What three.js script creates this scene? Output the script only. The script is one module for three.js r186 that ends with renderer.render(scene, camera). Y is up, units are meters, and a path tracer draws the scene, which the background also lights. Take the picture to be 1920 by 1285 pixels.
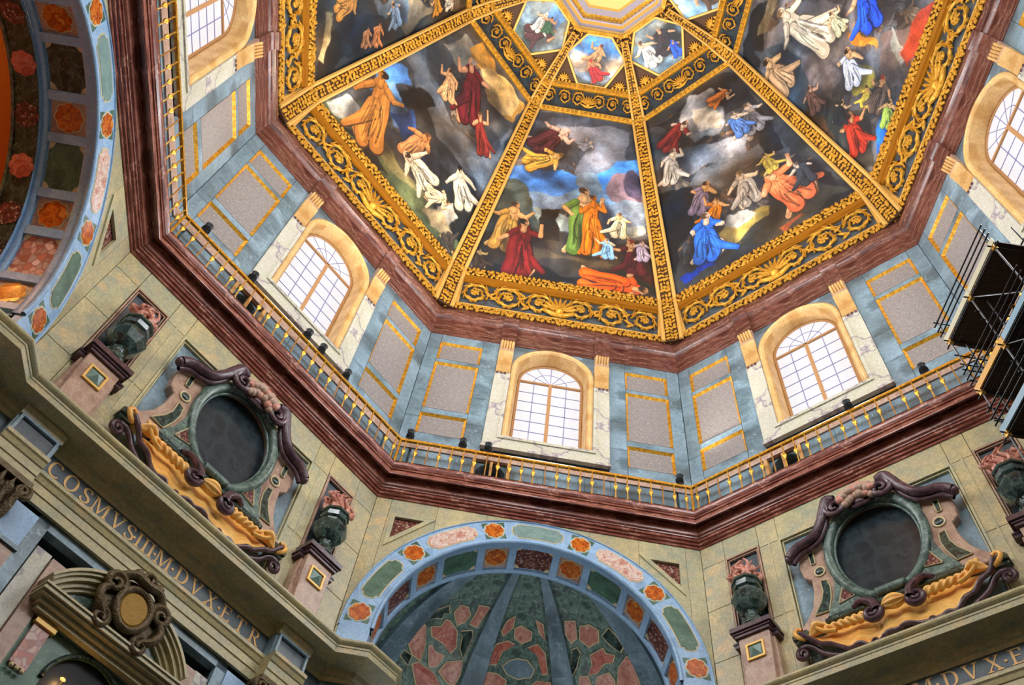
import * as THREE from 'three';
import { mergeGeometries } from 'three/addons/utils/BufferGeometryUtils.js';
import { RectAreaLightUniformsLib } from 'three/addons/lights/RectAreaLightUniformsLib.js';
import { FontLoader } from 'three/addons/loaders/FontLoader.js';
import { TextGeometry } from 'three/addons/geometries/TextGeometry.js';

// ---------- camera, sky, exposure ----------
RectAreaLightUniformsLib.init();
const scene = new THREE.Scene();
scene.background = new THREE.Color(0.62, 0.66, 0.72);
const camera = new THREE.PerspectiveCamera(41.337, 1920 / 1285, 0.1, 200);
camera.position.set(-1.910, 1.6, 7.913);
camera.rotation.set(1.01973, 0.00175, 0.16701, 'YXZ');
const renderer = new THREE.WebGLRenderer();
renderer.toneMapping = THREE.LinearToneMapping;
renderer.toneMappingExposure = 1.0;
renderer.shadowMap.enabled = true;
const WINDOW_LIGHT = 27, SPOT_LIGHT = 190, PANE_GLOW = 0.64;

// ---------- frame of reference: an octagonal hall, axis x = z = 0; each side has u along it, y up, d out from the axis ----------
const T22 = Math.tan(Math.PI / 8), RAD = Math.PI / 180;
const SIDE = { L2: -90, L1: -45, C: 0, R1: 45, R2: 90, R3: 135, B: 180, L3: -135 };
const WALL = 13.67, DRUM = 13.48;
function rng(seed) { return () => { seed = (seed + 0x6D2B79F5) | 0; let t = Math.imul(seed ^ (seed >>> 15), 1 | seed); t = (t + Math.imul(t ^ (t >>> 7), 61 | t)) ^ t; return ((t ^ (t >>> 14)) >>> 0) / 4294967296; }; }
function at(o, side, u = 0, y = 0, d = 0) { const t = SIDE[side] * RAD; o.position.set(d * Math.sin(t) + u * Math.cos(t), y, -d * Math.cos(t) + u * Math.sin(t)); o.rotation.y = -t; return o; }
function lean(o, deg, P0, P1) {      // x along the side, y up the slope from P0 to P1 (distance, height), z into the hall
  const t = deg * RAD, L = Math.hypot(P1[0] - P0[0], P1[1] - P0[1]), a = (P1[1] - P0[1]) / L, b = (P0[0] - P1[0]) / L;
  const m = new THREE.Matrix4().makeBasis(new THREE.Vector3(1, 0, 0), new THREE.Vector3(0, a, b), new THREE.Vector3(0, -b, a));
  o.position.set(P0[0] * Math.sin(t), P0[1], -P0[0] * Math.cos(t));
  o.quaternion.setFromRotationMatrix(new THREE.Matrix4().makeRotationY(-t).multiply(m));
  return o;
}
const used = {};
function numbered(n) { const k = used[n] = (used[n] ?? -1) + 1; return k ? n + '_' + String(k).padStart(3, '0') : n; }
function thing(name, label, category, group) { const o = new THREE.Group(); o.name = numbered(name); scene.add(o); o.userData = { label, category }; if (group) o.userData.group = group; return o; }
function structure(name) { const o = new THREE.Group(); o.name = numbered(name); o.userData.kind = 'structure'; scene.add(o); return o; }
let trims = 0; const trim = () => structure('trim_' + (++trims));
function boxUV(g) {
  if (g.userData.done) return g;
  const h = g.index ? g.toNonIndexed() : g; if (!h.attributes.normal) h.computeVertexNormals();
  const p = h.attributes.position, uv = new Float32Array(p.count * 2), a = new THREE.Vector3(), b = new THREE.Vector3(), c = new THREE.Vector3();
  for (let i = 0; i < p.count; i += 3) {
    a.fromBufferAttribute(p, i); b.fromBufferAttribute(p, i + 1).sub(a); c.fromBufferAttribute(p, i + 2).sub(a); b.cross(c);
    const ax = Math.abs(b.x), ay = Math.abs(b.y), az = Math.abs(b.z);
    for (let k = 0; k < 3; k++) { const x = p.getX(i + k), y = p.getY(i + k), z = p.getZ(i + k);
      uv[2 * (i + k)] = az >= ax && az >= ay ? x : ay >= ax ? x : z; uv[2 * (i + k) + 1] = az >= ax && az >= ay ? y : ay >= ax ? z : y; }
  }
  h.setAttribute('uv', new THREE.BufferAttribute(uv, 2)); h.userData.done = true; return h;
}
function mesh(name, g, m, parent, keepUV) {
  if (!keepUV) { if (!g.userData.boxed) g.userData.boxed = boxUV(g); g = g.userData.boxed; }
  const o = new THREE.Mesh(g, m); o.name = parent ? name : numbered(name); o.castShadow = o.receiveShadow = true; (parent || scene).add(o); return o;
}
function shift(g, x, y, z) { return g.translate(x, y, z); }
function box(w, h, d, x = 0, y = 0, z = 0) { return new THREE.BoxGeometry(w, h, d).translate(x, y, z); }
function rect(u0, u1, y0, y1, z0, z1) { return box(u1 - u0, y1 - y0, z1 - z0, (u0 + u1) / 2, (y0 + y1) / 2, (z0 + z1) / 2); }
function shapeOf(pts) { const s = new THREE.Shape(); pts.forEach((p, i) => i ? s.lineTo(p[0], p[1]) : s.moveTo(p[0], p[1])); s.closePath(); return s; }
function ext(shape, z0, z1, bevel = 0) { const s = Array.isArray(shape) ? shapeOf(shape) : shape;
  return new THREE.ExtrudeGeometry(s, { depth: z1 - z0 - bevel, bevelEnabled: bevel > 0, bevelSize: bevel, bevelThickness: bevel, bevelOffset: -bevel, bevelSegments: 1, steps: 1, curveSegments: 24 }).translate(0, 0, z0); }
function smooth(pts, n = 8, closed = false) { return new THREE.CatmullRomCurve3(pts.map((p) => new THREE.Vector3(p[0], p[1], p[2] || 0)), closed, 'centripetal').getPoints(pts.length * n); }
function tube(pts, r, seg = 48, rs = 8, closed = false, straight = false) {   // r: number or (t) => radius
  const v = pts.map((p) => p.isVector3 ? p : new THREE.Vector3(p[0], p[1], p[2] || 0));
  const c = new THREE.CatmullRomCurve3(v, closed, straight ? 'catmullrom' : 'centripetal', straight ? 0 : 0.5), g = new THREE.TubeGeometry(c, seg, 1, rs, closed), p = g.attributes.position, q = new THREE.Vector3();
  for (let i = 0; i <= seg; i++) { const t = i / seg; c.getPointAt(Math.min(t, 1), q); const rr = typeof r === 'function' ? r(t) : r;
    for (let j = 0; j <= rs; j++) { const k = i * (rs + 1) + j; p.setXYZ(k, q.x + (p.getX(k) - q.x) * rr, q.y + (p.getY(k) - q.y) * rr, q.z + (p.getZ(k) - q.z) * rr); } }
  g.computeVertexNormals(); return g;
}
function bar(a, b, r, rs = 6) { const A = new THREE.Vector3(...a), B = new THREE.Vector3(...b), L = A.distanceTo(B), g = new THREE.CylinderGeometry(r, r, L, rs);
  g.applyQuaternion(new THREE.Quaternion().setFromUnitVectors(new THREE.Vector3(0, 1, 0), B.clone().sub(A).normalize())); return g.translate((a[0] + b[0]) / 2, (a[1] + b[1]) / 2, (a[2] + b[2]) / 2); }
function surf(nu, nv, fn) {
  const p = [], ix = [], uv = [];
  for (let i = 0; i <= nu; i++) for (let j = 0; j <= nv; j++) { p.push(...fn(i / nu, j / nv)); uv.push(i / nu, j / nv); }
  for (let i = 0; i < nu; i++) for (let j = 0; j < nv; j++) { const a = i * (nv + 1) + j, b = a + nv + 1; ix.push(a, b, a + 1, b, b + 1, a + 1); }
  const g = new THREE.BufferGeometry(); g.setAttribute('position', new THREE.Float32BufferAttribute(p, 3)); g.setAttribute('uv', new THREE.Float32BufferAttribute(uv, 2)); g.setIndex(ix); g.computeVertexNormals(); return g;
}
function lathe(pts, seg = 16, flat = false) { let g = new THREE.LatheGeometry(pts.map((p) => new THREE.Vector2(p[0], p[1])), seg); if (flat) { g = g.toNonIndexed(); g.computeVertexNormals(); } return g; }
function merge(list) { return mergeGeometries(list.map((g) => { const h = g.index ? g.toNonIndexed() : g.clone(); for (const k of Object.keys(h.attributes)) if (!['position', 'normal', 'uv'].includes(k)) h.deleteAttribute(k); if (!h.attributes.uv) h.setAttribute('uv', new THREE.Float32BufferAttribute(new Float32Array(h.attributes.position.count * 2), 2)); return h; })); }
function mitre(profile, wrap = true) {   // closed ring of (d, y), cut at the octagon's corners; in the side's own frame
  const p = [], ix = [];
  const n = profile.length, m = wrap ? n : n - 1;
  for (let i = 0; i < m; i++) { const [d0, y0] = profile[i], [d1, y1] = profile[(i + 1) % n], k = p.length / 3;
    p.push(-d0 * T22, y0, -d0, d0 * T22, y0, -d0, d1 * T22, y1, -d1, -d1 * T22, y1, -d1); ix.push(k, k + 1, k + 2, k, k + 2, k + 3); }
  const g = new THREE.BufferGeometry(); g.setAttribute('position', new THREE.Float32BufferAttribute(p, 3)); g.setIndex(ix); g.computeVertexNormals(); return g;
}
function sweepPlan(path, profile) {      // path of (u, d); profile of (outset into the hall, y); mitred at the path's corners
  const N = path.length, nr = []; for (let i = 0; i < N - 1; i++) { const dx = path[i + 1][0] - path[i][0], dz = path[i + 1][1] - path[i][1], l = Math.hypot(dx, dz); nr.push([dz / l, -dx / l]); }
  const off = path.map((_, i) => { const a = nr[Math.max(0, i - 1)], b = nr[Math.min(N - 2, i)], s = [a[0] + b[0], a[1] + b[1]], q = (s[0] * a[0] + s[1] * a[1]); return [s[0] / q, s[1] / q]; });
  const p = [], ix = [], P = (i, k) => [path[i][0] + off[i][0] * profile[k][0], profile[k][1], -(path[i][1] + off[i][1] * profile[k][0])];
  for (let i = 0; i < N - 1; i++) for (let k = 0; k < profile.length; k++) { const k1 = (k + 1) % profile.length, q = p.length / 3; p.push(...P(i, k), ...P(i + 1, k), ...P(i + 1, k1), ...P(i, k1)); ix.push(q, q + 1, q + 2, q, q + 2, q + 3); }
  for (const e of [0, N - 1]) { const q = p.length / 3; for (let k = 0; k < profile.length; k++) p.push(...P(e, k)); for (const t of THREE.ShapeUtils.triangulateShape(profile.map((a) => new THREE.Vector2(...a)), [])) ix.push(q + t[0], q + t[1], q + t[2]); }
  const g = new THREE.BufferGeometry(); g.setAttribute('position', new THREE.Float32BufferAttribute(p, 3)); g.setIndex(ix); const h = g.toNonIndexed(); h.computeVertexNormals(); return h;
}

// ---------- procedural stone, gilding, wood ----------
function lattice(seed, n) { const r = rng(seed), a = new Float32Array(n * n); for (let i = 0; i < n * n; i++) a[i] = r(); return a; }
function vnoise(seed, n) { const a = lattice(seed, n); return (x, y) => { x *= n; y *= n; const i = Math.floor(x), j = Math.floor(y), f = x - i, g = y - j, s = f * f * (3 - 2 * f), t = g * g * (3 - 2 * g), I = ((i % n) + n) % n, J = ((j % n) + n) % n, I1 = (I + 1) % n, J1 = (J + 1) % n;
  return (a[J * n + I] * (1 - s) + a[J * n + I1] * s) * (1 - t) + (a[J1 * n + I] * (1 - s) + a[J1 * n + I1] * s) * t; }; }
function fbm(seed, n, oct = 4) { const L = []; for (let k = 0; k < oct; k++) L.push(vnoise(seed * 17 + k, n << k)); return (x, y) => { let s = 0, a = 0.5, w = 0; for (const f of L) { s += a * f(x, y); w += a; a *= 0.5; } return s / w; }; }
function tex(metres, size, fn, srgb = true) {
  const data = new Uint8Array(size * size * 4);
  for (let j = 0; j < size; j++) for (let i = 0; i < size; i++) { const c = fn(i / size, j / size), k = 4 * (j * size + i); for (let q = 0; q < 3; q++) data[k + q] = Math.max(0, Math.min(255, c[q])); data[k + 3] = 255; }
  const t = new THREE.DataTexture(data, size, size); if (srgb) t.colorSpace = THREE.SRGBColorSpace; t.wrapS = t.wrapT = THREE.RepeatWrapping; t.magFilter = THREE.LinearFilter; t.minFilter = THREE.LinearMipmapLinearFilter; t.generateMipmaps = true; t.repeat.set(1 / metres, 1 / metres); t.needsUpdate = true; return t;
}
const mix = (a, b, t) => { t = Math.max(0, Math.min(1, t)); return [a[0] + (b[0] - a[0]) * t, a[1] + (b[1] - a[1]) * t, a[2] + (b[2] - a[2]) * t]; };
const clamp01 = (x) => Math.max(0, Math.min(1, x));
function mottled(seed, metres, cols, n = 4, veins = 0, veinCol = [255, 255, 255], stretch = 1, size = 512, veinN = n) {   // clouds of the given colours with thin veins
  const A = fbm(seed, n, 5), B = fbm(seed + 5, n * 2, 4), V = fbm(seed + 9, veinN, 5), G = fbm(seed + 13, 64, 2);
  return tex(metres, size, (x, y) => { const X = x, Y = y * stretch; const t = clamp01((A(X, Y) - 0.28) / 0.44) * (cols.length - 1), i = Math.min(cols.length - 2, Math.floor(t)); let c = mix(cols[i], cols[i + 1], t - i);
    c = mix(c, cols[(i + 2) % cols.length], 0.35 * clamp01((B(X, Y) - 0.5) * 4)); if (veins) { const v = Math.abs(V(X, Y) - 0.5); c = mix(c, veinCol, clamp01(1 - v / (0.02 * veins)) * 0.75); } const g = 0.9 + 0.2 * G(x, y); return [c[0] * g, c[1] * g, c[2] * g]; });
}
function breccia(seed, metres, cols, cells = 14, ground = [60, 40, 40], size = 512, gap = 0.06) {   // angular grains of many colours in a ground
  const r = rng(seed), P = []; for (let j = 0; j < cells; j++) for (let i = 0; i < cells; i++) P.push([(i + r()) / cells, (j + r()) / cells, Math.floor(r() * cols.length), r()]);
  const W = fbm(seed + 3, 8, 4);
  return tex(metres, size, (x, y) => { const X = x + 0.06 * (W(x, y) - 0.5), Y = y + 0.06 * (W(y, x) - 0.5); const ci = Math.floor(X * cells), cj = Math.floor(Y * cells); let b1 = 9, b2 = 9, best = P[0];
    for (let dj = -1; dj <= 1; dj++) for (let di = -1; di <= 1; di++) { const I = ((ci + di) % cells + cells) % cells, J = ((cj + dj) % cells + cells) % cells, p = P[J * cells + I]; let dx = Math.abs(X - p[0]), dy = Math.abs(Y - p[1]); dx -= Math.round(dx); dy -= Math.round(dy); const d = Math.hypot(dx, dy); if (d < b1) { b2 = b1; b1 = d; best = p; } else if (d < b2) b2 = d; }
    const e = clamp01((b2 - b1) * cells / gap / 4); const k = 0.85 + 0.3 * best[3]; const c = cols[best[2]]; return mix(ground, [c[0] * k, c[1] * k, c[2] * k], e); });
}
const DS = THREE.DoubleSide;
function stone(map, rough = 0.38, more = {}) { return new THREE.MeshStandardMaterial({ map, roughness: rough, metalness: 0, side: DS, ...more }); }
function tinted(m, k, kr = k, kb = k) { const c = m.clone(); c.color = new THREE.Color(kr, k, kb); return c; }
const T = {};
T.cream = mottled(1, 3.2, [[208, 192, 146], [194, 184, 144], [172, 172, 148], [212, 186, 142]], 4, 0.5, [212, 196, 152]);
T.blue = mottled(2, 4.6, [[90, 108, 116], [118, 142, 154], [138, 164, 180], [100, 122, 134]], 3, 0.25, [170, 192, 202]);
T.sky = mottled(3, 2.0, [[150, 186, 224], [164, 200, 234], [138, 174, 212]], 4, 0);
T.purple = mottled(4, 3.0, [[92, 46, 40], [134, 74, 62], [168, 108, 92], [104, 54, 46]], 3, 1.2, [214, 168, 150], 4);
T.speck = breccia(5, 1.3, [[192, 190, 174], [176, 176, 168], [204, 200, 182], [146, 140, 140], [188, 182, 160]], 30, [134, 128, 130], 512, 0.3);
T.white = mottled(6, 2.6, [[206, 204, 186], [196, 194, 172], [204, 200, 190]], 2, 1.4, [132, 118, 134]);
T.orange = mottled(7, 2.2, [[204, 160, 98], [214, 176, 120], [186, 140, 80]], 3, 0.5, [226, 190, 130]);
T.dark = mottled(8, 1.4, [[26, 38, 36], [48, 66, 60], [70, 92, 84], [34, 44, 44]], 5, 0.9, [150, 166, 156]);
T.green = mottled(9, 1.8, [[56, 88, 70], [86, 122, 100], [72, 106, 88]], 4, 0.6, [140, 166, 146]);
T.pale = mottled(10, 1.8, [[112, 146, 142], [136, 166, 160], [122, 152, 150]], 4, 0.4, [170, 190, 184]);
T.porph = breccia(11, 1.0, [[124, 66, 60], [150, 104, 92], [96, 48, 48], [176, 150, 136], [84, 44, 42], [140, 84, 70]], 16, [70, 38, 38]);
T.alab = mottled(12, 1.0, [[188, 88, 22], [220, 118, 34], [160, 62, 18], [234, 152, 62]], 4, 0.7, [236, 178, 110]);
T.pinkb = breccia(13, 1.5, [[208, 160, 150], [222, 190, 178], [196, 130, 112], [214, 178, 160], [186, 112, 96]], 9, [168, 108, 100]);
T.rose = mottled(14, 1.4, [[214, 146, 126], [226, 166, 142], [190, 114, 98], [220, 154, 134]], 4, 0.9, [238, 204, 186]);
T.redm = mottled(15, 1.2, [[200, 104, 84], [216, 132, 110], [168, 76, 64], [208, 118, 98]], 4, 1.0, [228, 190, 178]);
T.slate = mottled(16, 1.6, [[66, 76, 84], [82, 94, 102], [58, 66, 76]], 4, 0);
T.pinkst = mottled(17, 2.0, [[176, 142, 122], [192, 160, 138], [158, 122, 106]], 4, 0.6, [210, 184, 162]);
T.honey = mottled(18, 1.2, [[252, 186, 90], [255, 202, 116], [238, 164, 74]], 4, 0.5, [250, 206, 126]);
T.verde = mottled(28, 1.1, [[58, 76, 70], [84, 108, 98], [112, 136, 124], [66, 84, 80]], 5, 1.0, [170, 186, 174]);
T.pinkv = mottled(33, 1.1, [[226, 206, 196], [214, 180, 170], [232, 214, 200], [198, 146, 130]], 4, 2.2, [186, 84, 56], 1, 512, 8);
T.plum = mottled(19, 1.2, [[76, 54, 62], [98, 72, 80], [62, 42, 52], [108, 82, 84]], 4, 0.4, [140, 112, 112]);
T.wood = mottled(20, 1.4, [[70, 46, 30], [96, 66, 42], [54, 36, 24]], 3, 0.6, [40, 26, 16], 6);
T.grime = (() => { const A = fbm(40, 8, 5), B = fbm(44, 40, 2); return tex(0.8, 256, (x, y) => { const v = 255 * clamp01(0.5 + 1.6 * (A(x, y) - 0.5) + 0.6 * (B(x, y) - 0.5)); return [v, v, v]; }, false); })();
T.gold = mottled(21, 1.0, [[218, 160, 48], [236, 186, 70], [186, 124, 30], [226, 172, 58]], 8, 0, [255, 255, 255], 1, 256);
const M = {};
M.cream = [stone(T.cream), tinted(stone(T.cream), 0.92), tinted(stone(T.cream), 0.96, 1.0, 0.9), tinted(stone(T.cream), 0.98, 0.94, 0.98)];
M.blue = [stone(T.blue, 0.32), tinted(stone(T.blue, 0.32), 0.86), tinted(stone(T.blue, 0.32), 0.94, 0.9), tinted(stone(T.blue, 0.32), 1.05)];
for (const k of ['sky', 'purple', 'speck', 'white', 'orange', 'dark', 'green', 'pale', 'porph', 'alab', 'pinkb', 'rose', 'redm', 'slate', 'verde', 'pinkv', 'pinkst', 'honey', 'plum', 'wood']) M[k] = stone(T[k], { dark: 0.16, alab: 0.25, plum: 0.3, porph: 0.25, wood: 0.75, honey: 0.42 }[k] ?? 0.36);
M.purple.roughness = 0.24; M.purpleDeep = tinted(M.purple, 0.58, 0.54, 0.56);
M.shadeBrown = stone(null, 0.7, { color: new THREE.Color('#4a2c0c') });  // dark brown ground: shade between the gilded carvings put into the colour
M.gold = new THREE.MeshStandardMaterial({ map: T.gold, metalness: 0.36, roughness: 0.34, roughnessMap: null, bumpMap: T.grime, bumpScale: 0.012, side: DS });
M.goldSmooth = new THREE.MeshStandardMaterial({ map: T.gold, metalness: 0.55, roughness: 0.32, side: DS });
M.goldLine = new THREE.MeshStandardMaterial({ color: '#e8bc66', metalness: 0.25, roughness: 0.4, side: DS });
M.ochre = new THREE.MeshStandardMaterial({ color: '#a8701a', metalness: 0.4, roughness: 0.42, side: DS });
M.floor = tinted(M.slate, 0.55); M.dado = tinted(M.slate, 0.5);
M.lilac = stone(null, 0.4, { color: new THREE.Color('#a8a2b4'), bumpMap: T.grime, bumpScale: 0.02 }); M.paleYellow = stone(null, 0.5, { color: new THREE.Color('#e6d890') });
M.fillet = stone(null, 0.5, { color: new THREE.Color('#d8c89c') });
M.iron = new THREE.MeshStandardMaterial({ color: '#15161a', metalness: 0.4, roughness: 0.5 });
M.steel = new THREE.MeshStandardMaterial({ color: '#6a6c70', metalness: 0.8, roughness: 0.42 });
M.brass = new THREE.MeshStandardMaterial({ color: '#c89a40', metalness: 0.7, roughness: 0.4 });
M.bronze = stone(null, 0.4, { color: new THREE.Color('#66563a'), metalness: 0.25, bumpMap: T.grime, bumpScale: 0.02 });
M.pane = new THREE.MeshStandardMaterial({ color: '#8a8c92', roughness: 0.2, emissive: new THREE.Color(0.97, 0.97, 1.0), emissiveIntensity: PANE_GLOW, side: DS });
M.lead = new THREE.MeshStandardMaterial({ color: '#8f86b4', roughness: 0.6 });
M.sash = new THREE.MeshStandardMaterial({ color: '#b98a5c', roughness: 0.5 });
M.slateDark = stone(T.slate, 0.2, { color: new THREE.Color(0.42, 0.46, 0.46) });
M.paint = stone(null, 0.6, { color: new THREE.Color('#c9975a') }); M.orangeWall = stone(null, 0.8, { color: new THREE.Color('#cf7a22'), bumpMap: T.grime, bumpScale: 0.01 });
M.board = stone(T.wood, 0.7, { color: new THREE.Color(0.4, 0.36, 0.34) });
M.toe = stone(null, 0.7, { color: new THREE.Color('#b9b296') });
M.toeYellow = stone(null, 0.6, { color: new THREE.Color('#d29a34') });
M.toeBlue = stone(null, 0.5, { color: new THREE.Color('#7f9fb0') });
// ---------- the shell: floor, lower walls, drum walls, ceiling ----------
const place = (g, side) => { g.rotation.y = -SIDE[side] * RAD; return g; };
const floor = mesh('floor', new THREE.CylinderGeometry(17, 17, 0.4, 8).rotateY(Math.PI / 8).translate(0, -0.2, 0), M.floor, null); floor.userData.kind = 'structure';
function shellWall(name, side, dIn, dOut, y0, y1, mat, hole, door) {
  const o = structure(name); place(o, side);
  const w = dIn * T22, s = shapeOf([[-w, y0], [w, y0], [w, y1], [-w, y1]]); if (hole) s.holes.push(hole); if (door) { const h = new THREE.Path(); h.moveTo(-2.5, 26.32); h.lineTo(-2.5, 27.3); h.absarc(-1.95, 27.3, 0.55, Math.PI, 0, true); h.lineTo(-1.4, 26.32); h.closePath(); s.holes.push(h); }
  mesh('masonry', ext(s, -dOut, -dIn), mat, o);
  for (const q of [-1, 1]) { const e = [[q * dIn * T22, y0], [q * dOut * T22, y0], [q * dOut * T22, y1], [q * dIn * T22, y1]];   // closes the corner behind
    const p = new THREE.BufferGeometry(); p.setAttribute('position', new THREE.Float32BufferAttribute([q * dIn * T22, y0, -dIn, q * dOut * T22, y0, -dOut, q * dOut * T22, y1, -dOut, q * dIn * T22, y0, -dIn, q * dOut * T22, y1, -dOut, q * dIn * T22, y1, -dIn], 3)); p.computeVertexNormals(); mesh('corner_block', merge([p, ext([[q > 0 ? w - 0.01 : -dOut * T22, y0], [q > 0 ? dOut * T22 : -w + 0.01, y0], [q > 0 ? dOut * T22 : -w + 0.01, y1], [q > 0 ? w - 0.01 : -dOut * T22, y1]], -dOut, -dOut + 0.1)]), mat, o); }
  return o;
}
const wallName = { L2: 'left_arch', L1: 'left_tomb', C: 'centre_arch', R1: 'right_tomb', R2: 'right_arch', R3: 'rear_right', B: 'rear', L3: 'rear_left' };
const archHole = (r, yc, y0) => { const h = new THREE.Path(); h.moveTo(-r, y0); h.lineTo(-r, yc); h.absarc(0, yc, r, Math.PI, 0, true); h.lineTo(r, y0); h.closePath(); return h; };
const AC = 19.55, AR = 4.6, AO = 5.58;      // springing height, inner and outer radius of the great arches
const lower = {};
for (const s of Object.keys(SIDE)) lower[s] = shellWall('wall_' + wallName[s], s, WALL + 0.16, WALL + 0.9, 0, 26.3, M.dado, s === 'C' || s === 'L2' ? archHole(AR + 0.3, AC, 9) : s === 'L1' ? (() => { const h = new THREE.Path(); h.moveTo(-2.64, 10.2); h.lineTo(-2.64, 15.95); h.lineTo(2.64, 15.95); h.lineTo(2.64, 10.2); h.closePath(); return h; })() : null);
// window openings of the drum
const WY = 34.3, WS = 29.35, WR = 1.42;
const drum = {};
for (const s of Object.keys(SIDE)) drum[s] = shellWall('wall_drum_' + wallName[s], s, DRUM + 0.14, DRUM + 1.0, 26.2, 38.6, M.blue[1], archHole(WR + 0.36, WY, WS), ['L2', 'L1', 'C', 'R1', 'R2'].includes(s));
// the vault above: one continuous shell, then the gilded work and the paintings in front of it
{ const c = structure('ceiling'); const seg = (r0, h0, r1, h1) => new THREE.CylinderGeometry(r1, r0, h1 - h0, 8, 1, true, Math.PI / 8).translate(0, (h0 + h1) / 2, 0);
  mesh('vault_shell', merge([seg(14.75, 38.2, 14.1, 40.95), seg(14.1, 40.95, 8.05, 51.2), seg(8.05, 51.2, 6.6, 52.2), seg(6.6, 52.2, 3.3, 52.5)]), M.ochre, c);
  mesh('vault_back', merge([seg(15.6, 38.2, 15.2, 41.2), seg(15.2, 41.2, 8.6, 52.2), seg(8.6, 52.2, 6.9, 53.2), new THREE.CylinderGeometry(6.9, 6.9, 0.3, 8).rotateY(Math.PI / 8).translate(0, 56.3, 0), seg(6.9, 53.0, 6.9, 56.2)]), M.cream[1], c);
  const lan = [[3.3, 52.5, 3.12, 52.62, M.goldLine], [3.12, 52.62, 2.96, 52.66, M.lilac], [2.96, 52.66, 2.82, 52.84, M.goldLine], [2.82, 52.84, 2.74, 52.86, M.lilac], [2.74, 52.86, 2.7, 53.2, M.lilac], [2.7, 53.2, 2.5, 53.26, M.goldSmooth], [2.5, 53.26, 2.2, 53.5, M.lilac], [2.2, 53.5, 2.1, 53.7, M.goldLine], [2.1, 53.7, 1.7, 54.1, M.paleYellow]];
  for (const [r0, h0, r1, h1, m] of lan) mesh('lantern_ring', seg(r0, h0, r1, h1), m, c);
  mesh('lantern_cap', new THREE.CylinderGeometry(1.72, 1.72, 0.12, 8).rotateY(Math.PI / 8).translate(0, 54.16, 0), M.paleYellow, c);
  const bead = new THREE.IcosahedronGeometry(0.07, 1), L = []; for (let k = 0; k < 8; k++) for (let j = 0; j < 9; j++) { const a = (k + 0.5) * Math.PI / 4, a1 = a + Math.PI / 4, t = (j + 0.5) / 9; L.push(bead.clone().translate(2.72 * (Math.sin(a) * (1 - t) + Math.sin(a1) * t), 53.04, 2.72 * (Math.cos(a) * (1 - t) + Math.cos(a1) * t))); } const bm = mesh('lantern_beading', merge(L), M.goldSmooth, c); bm.userData.kind = 'stuff';
}

// ---------- lower walls: slabs of cream marble round the recesses ----------
const slabGeo = new Map();
function slabs(parent, rects, mats, z0, z1, r, name = 'slab') {
  for (const [u0, u1, y0, y1] of rects) { const k = [u0, u1, y0, y1, z0, z1].map((v) => v.toFixed(3)).join(); if (!slabGeo.has(k)) slabGeo.set(k, ext([[u0 + .006, y0 + .006], [u1 - .006, y0 + .006], [u1 - .006, y1 - .006], [u0 + .006, y1 - .006]], z0, z1, 0.012)); mesh(name, slabGeo.get(k), mats[Math.floor(r() * mats.length)], parent); }
}
function frameGeo(u0, u1, y0, y1, w, z0, z1) { return merge([rect(u0 - w, u0, y0 - w, y1 + w, z0, z1), rect(u1, u1 + w, y0 - w, y1 + w, z0, z1), rect(u0, u1, y1, y1 + w, z0, z1), rect(u0, u1, y0 - w, y0, z0, z1)]); }
for (const s of ['L1', 'R1']) {
  const r = rng(s === 'L1' ? 5 : 9), w = lower[s], z = -WALL, W = WALL * T22;
  slabs(w, [[-W, -4.8, 24.3, 25.3], [-4.8, -3.55, 24.3, 25.3], [-3.55, -2.86, 24.16, 25.3], [-2.86, 0, 24.16, 25.3], [0, 2.86, 24.16, 25.3], [2.86, 3.55, 24.16, 25.3], [3.55, 4.8, 24.3, 25.3], [4.8, W, 24.3, 25.3],
    [-W, -4.8, 22.4, 24.3], [-W, -4.8, 20.4, 22.4], [-W, -4.8, 18.2, 20.4], [4.8, W, 22.4, 24.3], [4.8, W, 20.4, 22.4], [4.8, W, 18.2, 20.4],
    [-3.55, -2.86, 21.2, 24.16], [-3.55, -2.86, 18.2, 21.2], [2.86, 3.55, 21.2, 24.16], [2.86, 3.55, 18.2, 21.2], [-4.8, -3.55, 18.2, 20.9], [3.55, 4.8, 18.2, 20.9]], M.cream, z - 0.16, z, r);
  for (const q of [-1, 1]) { mesh('niche_panel', rect(q * 4.175 - 0.62, q * 4.175 + 0.62, 20.9, 24.3, z - 0.2, z - 0.13), M.slate, w);
    mesh('niche_frame', merge([frameGeo(q * 4.175 - 0.56, q * 4.175 + 0.56, 20.95, 24.22, 0.05, z - 0.1, z + 0.03), frameGeo(q * 4.175 - 0.5, q * 4.175 + 0.5, 20.95, 24.16, 0.03, z - 0.1, z - 0.02)]), M.pinkst, w);
    mesh('fillet', rect(q * 3.2 - 0.025, q * 3.2 + 0.025, 18.4, 24.3, z - 0.02, z + 0.02), M.cream[3], w); }
  mesh('panel_back', rect(-2.9, 2.9, 18.4, 24.2, z - 0.2, z - 0.12), M.blue[0], w);
  mesh('panel_frame', merge([frameGeo(-2.8, 2.8, 18.4, 24.06, 0.07, z - 0.12, z + 0.04), frameGeo(-2.73, 2.73, 18.4, 23.99, 0.04, z - 0.12, z - 0.03)]), M.cream[3], w);
}
function spandrel(u0, u1) { const p = []; const n = 8; for (let i = 0; i <= n; i++) { const u = u0 + (u1 - u0) * i / n; p.push([u, AC + Math.sqrt(Math.max(0, AO * AO - u * u))]); } return [...p, [u1, 25.32], [u0, 25.32]]; }
const TRI = [[-4.94, 23.1], [-3.66, 24.42], [-4.94, 24.42]];
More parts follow.
